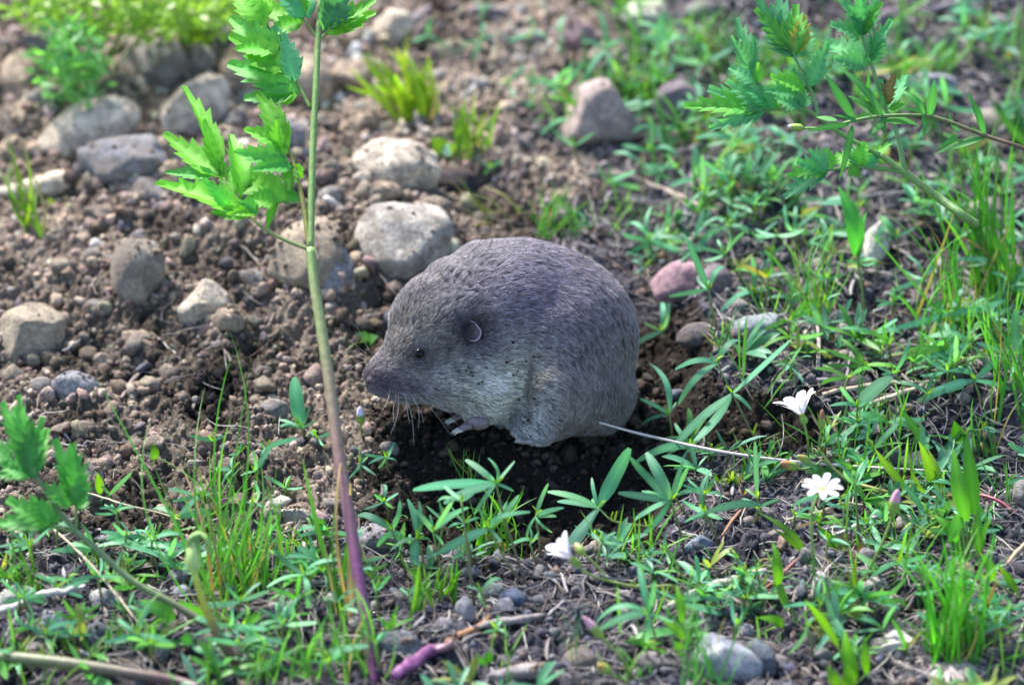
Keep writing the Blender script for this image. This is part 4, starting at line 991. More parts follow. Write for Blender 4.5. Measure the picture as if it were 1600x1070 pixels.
cut_plant('cut_leaf_plant', 'tall upright plant with toothed bright green leaves and purple stem foot', (582, 1062),
 [('stem', main, mr, mc), ('stem', up_, [5.6 * k, 5.4 * k, 5.2 * k, 5 * k, 4.8 * k, 4.5 * k], LG),
  ('petiole', [p1(484, 388), p1(478, 345), p1(472, 310), p1(461, 262), p1(450, 230)], [4.2 * k, 4.5 * k, 4 * k, 3 * k, 2 * k], (.22, .22, .05)),
  ('petiole', [p1(482, 389), p1(452, 378), p1(420, 362), p1(395, 342), p1(368, 308), p1(349, 278)], [3.2 * k, 3 * k, 2.8 * k, 2.5 * k, 2 * k, 1.5 * k], (.20, .24, .07)),
  ('petiole', [q1(725, 428), q1(690, 360), q1(640, 250), q1(590, 160), q1(540, 80), q1(500, 20)], [3.4 * k, 3 * k, 2.6 * k, 2.2 * k, 1.8 * k, 1.2 * k], (.17, .26, .06)),
  ('petiole', [q1(755, 155), q1(720, 105), q1(700, 80), q1(640, 20)], [2.6 * k, 2.2 * k, 1.8 * k, 1.2 * k], (.17, .26, .06)),
  ('petiole', [q1(762, 160), q1(785, 135), q1(840, 80), q1(900, 20)], [2.6 * k, 2.2 * k, 1.8 * k, 1.2 * k], (.17, .26, .06)),
  ('petiole', [q1(690, 806), q1(650, 808), q1(610, 800)], [1.8 * k, 1.6 * k, 1.2 * k], (.17, .26, .06)),
  ('petiole', [q1(510, 870), q1(470, 860), q1(420, 865)], [1.8 * k, 1.6 * k, 1 * k], (.2, .22, .06))],
 leaf_list, PARS, roll=.35)
# smaller plant of the same kind at one side
gF, tF = ground(375, 1035)
def qf(X, Y, dd=0): px, py = Zf(X, Y); return at(px, py, tF + .5 + (1035 - py) / 500 * 2 + dd)
kf = tF / FPX
LF = [((150, 150), (130, -120), 66), ((150, 150), (65, -190), 60), ((110, 60), (10, -210), 60), ((120, 60), (85, -240), 40), ((130, 100), (190, -140), 46), ((150, 140), (215, -90), 40), ((60, 60), (-60, -20), 60), ((150, 130), (0, 60), 56), ((110, 110), (-20, 120), 40),
      ((345, 278), (250, -40), 66), ((345, 270), (330, -20), 60), ((340, 270), (385, 120), 50), ((330, 262), (195, 158), 56), ((345, 260), (270, 90), 50), ((345, 280), (392, 205), 36), ((320, 265), (240, 220), 36),
      ((240, 352), (35, 228), 70), ((240, 350), (150, 225), 50), ((240, 352), (-30, 330), 70), ((245, 352), (205, 240), 44), ((240, 352), (100, 350), 44), ((240, 340), (262, 270), 36)]
rl.seed(21)
cut_plant('cut_leaf_plant', 'leaning plant with toothed leaves at the edge, stalk bending to the hooked shoot', (380, 1040),
 [('stem', [qf(1110, 1010), qf(1040, 900), qf(950, 810), qf(800, 712), qf(600, 600), qf(430, 450), qf(340, 370), qf(250, 260), qf(180, 150), qf(120, 40), qf(70, -60)], [6.5 * kf, 6.5 * kf, 6 * kf, 5.5 * kf, 5 * kf, 4.6 * kf, 4.2 * kf, 3.6 * kf, 3 * kf, 2.4 * kf, 1.6 * kf],
   [(.09, .04, .04), (.12, .06, .05), (.13, .10, .06), (.13, .15, .07)] + [(.13, .20, .08)] * 7),
  ('petiole', [qf(342, 372), qf(345, 320), qf(340, 250), qf(320, 120)], [2.6 * kf, 2.4 * kf, 2 * kf, 1.2 * kf], (.14, .24, .06)), ('petiole', [qf(345, 378), qf(290, 368), qf(235, 352), (qf(130, 330))], [2.4 * kf, 2.2 * kf, 2 * kf, 1 * kf], (.14, .24, .06))],
 [(qf(*l[0]), qf(*l[1], rl.uniform(-1, .6)), l[2] / 2.893 * kf * 2.2, (.10, .40, .085)) for l in LF], PARS, kind='cut')
# frond plant over the bank
gD, tD = ground(1520, 350); tD = 201.5
def qd(X, Y, dd=0): px, py = Zd(X, Y); return at(px, py, tD - 3 + dd)
kd = tD / FPX
LD = [((555, 265), (395, -10), 66), ((555, 262), (470, -40), 60), ((556, 262), (560, 20), 58), ((560, 262), (628, 140), 60), ((550, 262), (415, 120), 56), ((540, 240), (380, 40), 50), ((560, 250), (600, 70), 50),
      ((362, 330), (295, 75), 52), ((355, 320), (270, 165), 40), ((362, 310), (370, 165), 34), ((390, 382), (262, 300), 56), ((388, 380), (392, 285), 28), ((370, 350), (310, 230), 50),
      ((600, 400), (540, 315), 50), ((605, 405), (455, 340), 56), ((620, 400), (705, 195), 56), ((615, 395), (620, 275), 36), ((590, 410), (425, 400), 50),
      ((860, 172), (755, -20), 60), ((862, 165), (850, -40), 56), ((862, 165), (930, -20), 50), ((858, 175), (722, 105), 60), ((866, 160), (945, 15), 40),
      ((892, 300), (708, 185), 84), ((888, 300), (740, 260), 60), ((892, 285), (985, 92), 54), ((892, 270), (905, 140), 34), ((895, 290), (960, 190), 40),
      ((975, 492), (1048, 335), 56), ((972, 490), (945, 362), 42), ((976, 492), (1045, 470), 36), ((975, 480), (1000, 340), 44),
      ((585, 492), (470, 435), 50), ((590, 492), (600, 400), 44), ((580, 492), (500, 380), 50), ((585, 490), (545, 400), 46),
      ((420, 497), (60, 470), 60), ((430, 497), (165, 395), 62), ((440, 497), (250, 365), 56), ((430, 500), (175, 575), 46), ((420, 500), (230, 515), 50), ((460, 497), (330, 380), 50), ((470, 497), (400, 385), 44), ((480, 495), (470, 420), 40),
      ((700, 770), (505, 885), 64), ((705, 772), (525, 790), 52), ((705, 770), (570, 730), 56), ((712, 765), (625, 680), 56), ((710, 772), (560, 830), 50), ((720, 765), (700, 670), 50),
      ((850, 752), (985, 640), 46), ((845, 750), (870, 645), 54), ((840, 752), (735, 690), 50), ((850, 755), (790, 660), 50), ((845, 755), (800, 790), 46), ((860, 750), (930, 690), 46)]
rl.seed(33)
cut_plant('cut_leaf_plant', 'spreading teal plant of finely cut fronds arching over the bank', (1535, 355),
 [('stem', [gD + np.array([.2, .3, -.2]), qd(1350, 1000), qd(1200, 890), qd(1050, 780), qd(940, 700)], [7 * kd, 6.5 * kd, 6 * kd, 5.5 * kd, 4 * kd], (.15, .27, .07)),
  ('petiole', [qd(1050, 780), qd(1030, 660), qd(1005, 570), qd(955, 470), qd(905, 300), qd(860, 170), qd(850, 40)], [4 * kd, 3.6 * kd, 3.4 * kd, 3 * kd, 2.8 * kd, 2 * kd, 1 * kd], (.14, .28, .10)),
  ('petiole', [qd(1045, 778), qd(940, 762), qd(840, 755), qd(700, 770), qd(580, 800)], [3.4 * kd, 3 * kd, 2.6 * kd, 2 * kd, 1 * kd], (.12, .26, .06)),
  ('petiole', [qd(940, 702), qd(840, 650), qd(740, 590), qd(660, 530), qd(580, 495), qd(400, 497), qd(220, 480)], [4 * kd, 3.6 * kd, 3.3 * kd, 3 * kd, 2.8 * kd, 2 * kd, 1 * kd], (.12, .26, .06)),
  ('petiole', [qd(665, 530), qd(640, 440), qd(600, 350), qd(558, 265), qd(500, 120)], [2.8 * kd, 2.6 * kd, 2.3 * kd, 2 * kd, 1 * kd], (.14, .28, .10)),
  ('petiole', [qd(600, 500), qd(480, 440), qd(390, 380), qd(350, 300), qd(310, 180)], [2.2 * kd, 2 * kd, 1.8 * kd, 1.5 * kd, 1 * kd], (.14, .28, .10))],
 [(qd(*l[0]), qd(*l[1], rl.uniform(-1.6, 1.0)), l[2] / 2.893 * kd * 2.1, PTEAL if rl.random() < .75 else (.12, .42, .06)) for l in LD], PTEAL, roll=.45, kind='cut')
# reclining stem with lance leaves and a bud
gR, tR = ground(1640, 300); tR0 = 196.0
def qr(X, Y, dd=0): px, py = Zd(X, Y); return at(px, py, tR0 + dd)
kr = tR0 / FPX; gR = gR - np.array([0, 0, .2]); e = empty('reclining_stem_plant', gR)
for P, r, c in (([gR, qr(1760, 760, 3), qr(1590, 672), qr(1410, 612), (qr(1180, 530)), qr(960, 525), qr(820, 547), qr(700, 578), qr(600, 580)], np.array([3.6, 3.4, 3.2, 3.1, 3, 2.8, 2.5, 2.1, 1.9]) * kr, [(.10, .06, .04)] * 2 + [(.11, .07, .04), (.12, .09, .04), (.10, .14, .04), (.10, .18, .05), (.11, .24, .05), (.12, .27, .05), (.14, .28, .06)]),):
    V, F, C = tube(np.array(P) - gR, r, 60, 8, c); obj('stem', tris_mesh('stem', V, F, M_STEM, C), e)
rl.seed(4)
for a, b, w in [((950, 522), (758, 292), 46), ((820, 535), (692, 332), 44), ((880, 485), (890, 308), 24), ((815, 570), (760, 812), 34), ((965, 548), (1122, 560), 50), ((1142, 512), (1038, 402), 38), ((1165, 522), (1187, 358), 46), ((1135, 512), (1138, 628), 32), ((1130, 515), (1038, 490), 22),
                ((1412, 612), (1338, 415), 38), ((1300, 602), (1245, 508), 34), ((1412, 622), (1190, 692), 44), ((1290, 612), (1195, 680), 26), ((965, 530), (898, 612), 34), ((745, 545), (650, 528), 26), ((800, 562), (610, 592), 30), ((935, 520), (800, 430), 40), ((960, 530), (870, 480), 30), ((840, 545), (730, 520), 26), ((1400, 610), (1350, 570), 26), ((950, 530), (960, 610), 26)]:
    put_leaf(e, gR, qr(*a), qr(*b, rl.uniform(-1, .6)), w / 2.893 * kr, 'lance', var((.08, .30, .07), .15), roll=.35)
def ellipsoid(e, g, name, c, axis_, rl_, rw, mat, col, sub=3, ribs=0):
    V0, F0 = ICO[sub]; a = np.asarray(axis_, float); a /= np.linalg.norm(a); b = np.cross(a, [0.3, .9, .1]); b /= np.linalg.norm(b); cc = np.cross(a, b)
    th = np.arctan2(V0[:, 1], V0[:, 0]); rr = rw * (1 + ribs * np.cos(th * 10)); taper = 1 - .25 * V0[:, 2]
    P = np.outer(V0[:, 0] * rr * taper, b) + np.outer(V0[:, 1] * rr * taper, cc) + np.outer(V0[:, 2] * rl_, a) + (c - g)
    o = obj(name, mesh_np(name, P, F0, mat, np.array(col)[None].repeat(len(P), 0) if np.ndim(col) == 1 else col(V0)), e); return o
bc = qr(560, 576); ellipsoid(e, gR, 'bud', bc, qr(510, 570) - bc, 38 / 2.893 * kr, 17 / 2.893 * kr, M_STEM, lambda V: np.where(V[:, 2:3] > .55, np.array([[.5, .45, .45]]), np.array([[.22, .33, .05]])), ribs=.06)
tag(e, 'reclining brown stem with lance leaves and a closed bud at its tip', 'plant')
tuft((1600, 230), [Zd(1512, 362), Zd(1538, 425), Zd(1432, 440), Zd(1485, 548), Zd(1570, 300), Zd(1620, 350)], (.055, .2, .05), .55, 'lance leaved sprout at the edge beside the reclining stem', spread=.3, kind='lance', name='leafy_sprout', group='leafy sprouts', cat='sprout')

# broad and yellow-green leaves in clusters
def sprout(base, tips, col, label, kind='lance', width=None, Z=Zid, jit=1.0):
    b = Z(*base); g, t = ground(*b); g = g - np.array([0, 0, .1]); e = empty('leafy_sprout', g)
    for tp in tips:
        root = Z(tp[3], tp[4]) if len(tp) > 4 else b; q = Z(tp[0], tp[1]); P = at(root[0], root[1], t - .4) if len(tp) > 4 else g
        T = at(q[0], q[1], t - .5 + rl.uniform(-jit, jit * .3)); put_leaf(e, g, P, T, tp[2] / Z.k * t / FPX, kind, var(col, .12), roll=.4)
        if len(tp) > 4:
            V, F, C = tube(np.array([g * 0, (P - g) * .5 + np.array([.05, 0, 0]), P - g]), .06, 10, 6, [(.14, .22, .05)] * 3); obj('stem', tris_mesh('stem', V, F, M_STEM, C), e)
    tag(e, label, 'sprout', 'leafy sprouts'); return e
sprout((1352, 500), [(1316, 292, 32, 1338, 398), (1352, 330, 14, 1340, 400)], (.05, .27, .05), 'single broad oval leaf on a long stalk near the white stone', 'lance')
sprout((1330, 520), [(1268, 5, 75, 1330, 330), (1330, -60, 70, 1370, 300), (1195, 300, 60, 1290, 420), (1440, 310, 40, 1400, 440), (1255, 420, 60, 1300, 300), (1380, 290, 60, 1390, 470)], (.10, .34, .03), 'tall cluster of broad bright green leaves on the bank', 'lance', Z=Zc)
sprout((570, 780), [(465, 432, 50, 480, 620), (525, 745, 40, 480, 600), (400, 760, 50, 510, 800)], (.13, .36, .02), 'yellow green sprout with one upright pointed leaf', 'lance', Z=Zc)
sprout((60, 900), [(22, 612, 44, 45, 790), (-30, 780, 60, 60, 860), (90, 820, 40, 60, 900), (10, 870, 50, 50, 930)], (.13, .36, .02), 'yellow green broad leaves beside the slate slab', 'lance', Z=Zc)
sprout((800, 1080), [(600, 675, 42, 750, 890), (775, 822, 70, 830, 1040), (870, 845, 42, 880, 1020), (705, 980, 60, 750, 1090), (790, 960, 70, 800, 1100)], (.14, .36, .02), 'front cluster of lime coloured tongue leaves', 'lance', Z=Zc)
sprout((760, 480), [(665, 345, 40), (805, 480, 36, 700, 380)], (.12, .32, .02), 'short lime blade under the open white flower', 'lance', Z=Zc)
sprout((835, 670), [(828, 480, 36), (815, 560, 30)], (.14, .27, .02), 'single upright blade with an orange tip', 'lance', Z=Zc)
sprout((1200, 230), [(1050, 25, 30), (910, 0, 40, 1060, 180), (1120, -40, 60), (1170, 0, 40)], (.16, .32, .03), 'leaning yellow green spotted leaves on the bank', 'lance', Z=Zc)
sprout((1580, 680), [(1470, 520, 40, 1560, 650), (1400, 470, 60, 1450, 600)], (.13, .34, .02), 'lime leaves bending at the edge of the bank', 'lance', Z=Zc)
sprout((600, 470), [(420, 290, 40), (460, 360, 26)], (.10, .26, .03), 'reddish spotted leaf leaning along the soil', 'lance', Z=Zc)
sprout((1580, 260), [(1528, 130, 34), (1600, 200, 40)], (.13, .32, .02), 'narrow lime leaf at the edge above the bank', 'lance', Z=Zc)
sprout((790, 790), [(645, 680, 90), (810, 690, 60, 920, 770)], (.09, .33, .05), 'pair of smooth oval leaves behind the leaning stalk', 'ovate', Z=Zf)
sprout((880, 900), [(815, 855, 56, 870, 870), (700, 860, 36)], (.05, .24, .06), 'two rounded leaves in front of the leaning stalk', 'ovate', Z=Zf)
sprout((775, 985), [(690, 955, 46, 760, 965), (765, 915, 44, 762, 965)], (.09, .36, .03), 'single lime clover like leaf on the front soil', 'ovate', Z=Zb)
sprout((700, 60), [(690, -20, 46, 700, 50)], (.14, .34, .02), 'single lime bud leaf behind the thin grass', 'ovate', Z=Zf)
sprout((455, 260), [(440, 110, 44, 455, 205)], (.14, .34, .02), 'pointed lime shoot beside the tall mauve stone', 'lance', Z=Zf)
sprout((1570, 470), [(1385, 690, 34, 1480, 720), (1600, 840, 50, 1400, 700), (1590, 360, 40, 1600, 440)], (.15, .32, .02), 'drooping yellow green leaves with brown spots', 'lance', Z=Za)
sprout((1340, 950), [(1305, 790, 80, 1360, 950), (1080, 725, 40, 1190, 940)], (.10, .33, .03), 'two tall lime blades rising past the bank seedlings', 'lance', Z=Za)
sprout((700, 240), [(675, 215, 30), (712, 228, 26)], YGRN, 'pair of small round leaves uphill of the gopher', 'ovate')
sprout((575, 535), [(560, 520, 24), (588, 525, 22), (545, 540, 26)], (.13, .30, .10), 'small leaves peeping from behind the gopher\'s snout', 'ovate')

# ------------------------------------------------------------------ flowers and buds
M_YEL = plain('flower_centre', (.45, .5, .03), .6)
def flower(name, label, c, face, petals, basepath, rad, stemc, plen, calyx=True, pw=.4, cup=.4):
    """c centre, face direction the flower looks to"""
    g = np.asarray(basepath[0]); e = empty(name, g)
    V, F, C = tube(np.array(basepath) - g, rad, 8 * len(basepath), 7, stemc if np.ndim(stemc) > 1 else [stemc] * len(basepath)); obj('stem', tris_mesh('stem', V, F, M_STEM, C), e)
    f = np.asarray(face, float); f /= np.linalg.norm(f); a = np.cross(f, [0, .2, 1]); a /= np.linalg.norm(a); b = np.cross(f, a)
    for i in range(petals):
        th = 2 * math.pi * i / petals + rl.uniform(-.12, .12); rad_ = a * math.cos(th) + b * math.sin(th); L = plen * rl.uniform(.9, 1.08)
        T = c + rad_ * L * math.cos(cup) + f * L * math.sin(cup)
        o = put_leaf(e, g, c + rad_ * .05, T, pw * plen, 'petal', (.80, .76, .86), up=f - rad_ * .4, roll=.08, name='petal')
    if calyx: ellipsoid(e, g, 'calyx', c - f * .22, f, .30, .22, M_STEM, (.18, .30, .05))
    ellipsoid(e, g, 'centre', c + f * .08, f, .10, .16, M_YEL, (.4, .45, .03))
    return e
up3 = np.array([0, 0, 1.])
g, t = ground(*Za(700, 975)); t -= 1; kk = t / FPX; ctr = at(*Za(675, 770), t - .4)
e = flower('white_flower', '', ctr, Uv * .9 - Rv * .35 - Fv * .15, 8, [g, at(*Za(700, 880), t), at(*Za(682, 800), t - .3), ctr - Uv * .2], [.07, .07, .08, .09], (.17, .28, .05), 1.6, cup=.8, pw=.36)
tag(e, 'topmost white flower, seen from the side above the pale stem', 'flower', 'white wildflowers')
g, t = ground(*Zc(645, 640)); t -= 2; ctr = at(*Zc(680, 190), t)
e = flower('white_flower', '', ctr, -Fv * .6 + Uv * .8 + Rv * .05, 9, [g, at(*Zc(635, 450), t + .5), at(*Zc(630, 300), t + .3), at(*Zc(655, 225), t + .3), ctr - up3 * .1], [.06, .07, .08, .08, .08], (.14, .26, .05), 1.1, cup=.35, pw=.34)
tag(e, 'open white flower facing the viewer with a yellow green centre', 'flower', 'white wildflowers')
g, t = ground(*Zb(1585, 660)); t2 = t - 2; ctr = at(*Zb(1140, 500), t2)
fc = at(*Zb(1060, 420), t2) - ctr
e = flower('white_flower', '', ctr, fc - Fv * .3, 7, [g, at(*Zb(1590, 622), t2 + 1), at(*Zb(1450, 628), t2 + .5), at(*Zb(1300, 598), t2), at(*Zb(1200, 560), t2), ctr - fc / np.linalg.norm(fc) * .3], [.09, .08, .08, .075, .07, .07], [(.16, .12, .05), (.2, .22, .06), (.2, .25, .05), (.2, .26, .05), (.18, .28, .05), (.18, .3, .05)], 1.45, cup=1.05)
V, F, C = tube(np.array([at(*Zb(1300, 590), t2), at(*Zb(1240, 520), t2), at(*Zb(1185, 470), t2)]) - g, .06, 12, 6, [(.2, .26, .05)] * 3); obj('stem', tris_mesh('stem', V, F, M_STEM, C), e)
bc = at(*Zb(1172, 455), t2 - .2); ellipsoid(e, g, 'bud', bc, at(*Zb(1150, 425), t2) - bc, .42, .24, M_STEM, lambda V: np.where(V[:, 2:3] > .3, np.array([[.35, .2, .1]]), np.array([[.2, .28, .05]])))
tag(e, 'drooping half closed white flower with a brown bud behind it', 'flower', 'white wildflowers')
def budstalk(label, pts, rad, Z, base, blen, bw, tipc=(.55, .25, .35)):
    g, t = ground(*Z(*base)); e = empty('flower_bud', g); P = [g] + [at(*Z(*p), t - 1 - .3 * i) for i, p in enumerate(pts)]
    V, F, C = tube(np.array(P) - g, rad, 8 * len(P), 7, [(.17, .26, .05)] * len(P)); obj('stem', tris_mesh('stem', V, F, M_STEM, C), e)
    ax = P[-1] - P[-2]; ax /= np.linalg.norm(ax); c = P[-1] + ax * blen * .7
    ellipsoid(e, g, 'bud', c, ax, blen, bw, M_STEM, lambda V: np.where(V[:, 2:3] > .2, np.array([tipc]), np.array([[.2, .32, .05]])), ribs=.05); tag(e, label, 'flower bud', 'closed flower buds')
budstalk('closed bud with pink tip on a thin upright stalk', [(930, 470), (985, 340), (998, 285)], .07, Zc, (858, 615), .75, .27)
budstalk('closed pink bud leaning toward the gopher near the front', [(1370, 960), (1310, 890), (1268, 845)], .08, Zb, (1410, 1060), .85, .22, (.65, .35, .42))
budstalk('small dull orange bud in the front foliage', [(1340, 1030), (1300, 1005)], .07, Zb, (1420, 1075), .42, .26, (.28, .22, .04))
budstalk('dried orange brown flower head beside the pale stem', [(660, 90), (590, 95), (555, 85)], .07, Zc, (760, 160), .6, .26, (.35, .16, .06))
budstalk('small green bud above the dried flower head', [(690, 60), (650, 75), (610, 55)], .06, Zc, (800, 170), .4, .2, (.3, .25, .05))
budstalk('slim reddish bud next to the topmost flower', [(750, 900), (755, 820)], .06, Za, (780, 960), .6, .2, (.25, .12, .05))
budstalk('tiny white bud beside the gopher\'s chin', [(70, 930), (68, 890)], .05, Zoom(540, 350, 2.893), (75, 960), .55, .22, (.6, .55, .7))

# ------------------------------------------------------------------ hooked shoot, runners, dead stems, twigs
def rod(name, label, cat, pts, rad, cols, Z=Zid, lift=.3, mat=None, sides=8, onground=None, group=None):
    P = []
    for i, p in enumerate(pts):
        q = Z(*p); g, t = ground(*q); P.append(at(q[0], q[1], t) + np.array([0, 0, 0 if lift == 0 else lift]))
    P = np.array(P); g = P[0]
    V, F, C = tube(P - g, rad, 8 * len(P), sides, cols if np.ndim(cols) > 1 else [cols] * len(P))
    V = V * np.array([1, 1, .8]) + .22 * np.mean(rad) * (blob_noise(V, 2.2, len(pts)) + blob_noise(V, 7.0, len(pts) + 9))[:, None] * np.array([.3, .4, 1.])
    o = obj(name, tris_mesh(name, V, F, mat or M_DRY, C)); o.location = Vector(g) * S; tag(o, label, cat, group); return o
def rodd(name, label, cat, pts, d, rad, cols, Z=Zid, mat=None, group=None):
    """a stem held above the ground: d is the height in depth per point"""
    P = np.array([at(*Z(*p), ground(*Z(*p))[1] - dd) for p, dd in zip(pts, d)]); g = P[0]
    V, F, C = tube(P - g, rad, 10 * len(P), 8, cols if np.ndim(cols) > 1 else [cols] * len(P)); o = obj(name, tris_mesh(name, V, F, mat or M_DRY, C)); o.location = Vector(g) * S; tag(o, label, cat, group); return o
g, t = ground(*Zf(1110, 1010)); kk = t / FPX; e = empty('hooked_shoot', g)
hk = lambda X, Y, dd=0: at(*Zf(X, Y), t - .6 + dd)
V, F, C = tube(np.array([g - up3 * .2, hk(1040, 930), hk(985, 840), hk(935, 735), hk(895, 620), hk(873, 535)]) - g, np.array([14, 13, 12, 10, 9, 8]) * kk * .62, 50, 10,
               [(.10, .035, .04), (.12, .05, .04), (.16, .09, .04), (.38, .36, .03), (.42, .46, .04), (.36, .48, .07)]); obj('stem', tris_mesh('stem', V, F, M_STEM, C), e)
ellipsoid(e, g, 'bulb', hk(872, 492), hk(868, 440) - hk(874, 540), .82, .36, M_STEM, lambda V: np.array([[.36, .50, .15]]) * (1 + .25 * np.cos(np.arctan2(V[:, 1:2], V[:, 0:1]) * 10)), ribs=.05)
for pts in ([(852, 470), (858, 415), (890, 385), (930, 400), (945, 445), (935, 470)], [(870, 450), (880, 405), (905, 388), (935, 420), (955, 480)], [(885, 470), (895, 420), (915, 400), (938, 440)]):
    V, F, C = tube(np.array([hk(*p, rl.uniform(-.2, .2)) for p in pts]) - g, np.linspace(.13, .07, len(pts)), 26, 6, [(.17, .30, .07)] * len(pts)); obj('curled_leaf', tris_mesh('curled_leaf', V, F, M_STEM, C), e)
tag(e, 'young hooked shoot with a ribbed bulb, yellow green above and maroon below', 'shoot')
rodd('fallen_stalk', 'thick olive stalk lying level along the front edge', 'stalk', [(-20, 938), (300, 972), (600, 1018), (800, 1052), (900, 1085)], [2.4, 2.0, 1.6, 1.2, 1.0], np.array([10, 10, 9, 8.5, 8]) * .032, [(.13, .15, .07), (.13, .13, .07), (.11, .08, .06), (.10, .05, .05), (.09, .04, .05)], Zf, M_STEM)
rodd('dead_stem', 'pale bleached dead stem leaning from the hollow across the bank', 'dead stem', [(936, 660), (1010, 680), (1130, 706), (1250, 722), (1380, 731), (1500, 738), (1640, 748)], [4.4, 3.4, 2.2, 1.8, 1.5, 1.0, .6], [.05, .075, .085, .08, .07, .06, .05], [(.55, .47, .44)] * 2 + [(.52, .43, .45)] * 5)
rodd('runner_stem', 'creeping yellow stem that turns red toward the bank edge', 'runner', [(665, 0), (720, 80), (800, 145), (920, 185), (1050, 215), (1200, 225), (1350, 208), (1470, 235), (1560, 300)], [2, 1.8, 1.4, 1.2, 1, .9, .9, .8, .3], [.08, .09, .1, .11, .11, .11, .11, .10, .08], [(.22, .26, .06)] * 2 + [(.28, .27, .08)] * 3 + [(.26, .17, .07), (.25, .06, .06), (.2, .03, .06), (.17, .03, .06)], Zc, M_STEM)
rod('bleached_twig', 'bleached grey twig lying over the angular stones', 'twig', [(-30, 785), (90, 748), (200, 708), (300, 690), (385, 658)], [.22, .24, .22, .2, .14], (.40, .37, .36), Zf, .6)
rod('broken_stalk', 'short broken purple stalk lying in the front soil', 'stalk', [(335, 1075), (400, 1030), (500, 965), (600, 925)], [.30, .33, .32, .27], [(.15, .04, .13)] * 3 + [(.20, .12, .12)], Zb, .55, M_STEM)
rod('dry_leaf_strip', 'rusty brown curled strip beside the grey bark', 'dead leaf', [(565, 890), (640, 860), (700, 825), (765, 778)], [.10, .26, .22, .08], (.26, .13, .06), Zb, .2)
rod('bark_strip', 'dark grey bark strip next to the rusty one', 'bark strip', [(690, 835), (800, 812), (900, 795), (1010, 785)], [.14, .30, .30, .12], (.20, .17, .17), Zb, .25)
rod('bark_strip', 'flat grey bark strip near the dark slate stone', 'bark strip', [(235, 800), (300, 795), (370, 805)], [.12, .22, .10], (.20, .17, .17), Zb, .25)
rod('dry_stick', 'tan stick in the shadow below the ledge, upper one of two', 'stick', [(760, 705), (900, 672), (1060, 655), (1250, 650)], [.13, .14, .13, .10], (.36, .29, .22), Za, .35)
rod('dry_stick', 'paler tan stick, lower one of two below the ledge', 'stick', [(960, 750), (1080, 700), (1180, 672)], [.14, .15, .12], (.40, .33, .26), Za, .45)
rod('dry_stick', 'grey purple stick pressed into the ledge soil', 'stick', [(560, 645), (680, 640), (800, 630)], [.14, .20, .12], (.22, .18, .20), Za, .2)
rod('bark_strip', 'large split piece of pale bark in the front litter', 'bark strip', [(-30, 745), (80, 690), (200, 640), (330, 600), (430, 575)], [.24, .34, .30, .24, .12], (.34, .30, .27), Zc, .3)
rod('dry_stick', 'thin pale stick running behind the flower bud', 'stick', [(690, 430), (800, 395), (900, 350), (1050, 300), (1190, 270)], [.07, .12, .12, .10, .07], (.40, .36, .37), Zc, .35)
rod('dry_stick', 'tan stick crossing behind the open white flower', 'stick', [(520, 350), (640, 330), (780, 285), (860, 290)], [.09, .12, .12, .07], (.33, .27, .21), Zc, .35)
rod('dry_stick', 'thin reddish stick slanting over the front litter', 'stick', [(410, 670), (500, 590), (600, 490)], [.08, .09, .07], (.24, .10, .08), Zc, .4)
rod('dry_stick', 'rust coloured splinter beside the blue stone', 'stick', [(225, 420), (270, 350), (310, 300)], [.06, .09, .05], (.3, .14, .08), Zc, .35)
rod('dry_stick', 'thin straw reaching from the cut leaf plant to the grass', 'straw', [(305, 292), (430, 330), (560, 370), (700, 410), (825, 452)], [.05, .06, .06, .05, .04], (.42, .35, .25), Zf, 1.6)
rod('dry_stick', 'knobbly tan straw slanting down to the squarish rock', 'straw', [(120, 345), (240, 430), (400, 575), (520, 720), (640, 860)], [.05, .08, .08, .07, .05], (.30, .25, .18), Zf, .9)
rod('dry_stick', 'white peeling twig in the front chips', 'twig', [(330, 930), (400, 955), (460, 965), (500, 990)], [.07, .11, .09, .05], (.5, .46, .46), Zf, .3)
rod('dry_stick', 'short grey brown stick lying on the mound', 'stick', [(560, 790), (610, 720), (660, 665)], [.10, .14, .10], (.19, .15, .13), Zg, .2)
rod('dry_stick', 'second short stick on the mound, by the chalky stone', 'stick', [(1240, 460), (1270, 400), (1300, 340)], [.06, .09, .06], (.17, .13, .12), Zg, .2)
rod('dry_stick', 'long dull stick at the back between tan rocks', 'stick', [(300, 230), (400, 130), (500, 50)], [.25, .4, .25], (.17, .14, .14), Ze, .4)
rod('dry_stick', 'dark stub standing behind the dark earth clump', 'stick', [(430, 480), (440, 560), (470, 640)], [.2, .25, .2], (.14, .12, .12), Ze, .5)
rod('dry_stick', 'straight dry reed lying beyond the five sided stone', 'stick', [(1380, 820), (1480, 860), (1600, 910), (1740, 1000)], [.12, .15, .15, .10], (.30, .24, .21), Ze, .4)
rod('dry_stick', 'pale brown reed crossing under the fronds', 'stick', [(-20, 885), (120, 935), (260, 975)], [.1, .13, .1], (.34, .26, .2), Zd, .4)
rod('dry_stick', 'thin grey twig under the frond stalk', 'twig', [(850, 935), (950, 915), (1120, 905)], [.05, .06, .05], (.24, .22, .22), Zd, .6)
rod('dry_stick', 'long purple grey branch behind the orange pod', 'stick', [(1080, 100), (1200, 60), (1330, 40), (1400, 80)], [.12, .2, .2, .12], (.2, .17, .2), Zd, .4)
rods = [((1530, 480), (1600, 440)), ((1520, 540), (1590, 470)), ((890, 530), (940, 620)), ((450, 820), (520, 850)), ((590, 880), (650, 960)), ((1000, 560), (1090, 520))]
rod('dry_stick', 'orange tan reed at the far edge of the bank', 'stick', [(1500, 560), (1550, 500), (1610, 440)], [.08, .12, .1], (.36, .25, .16), Zc, .35)
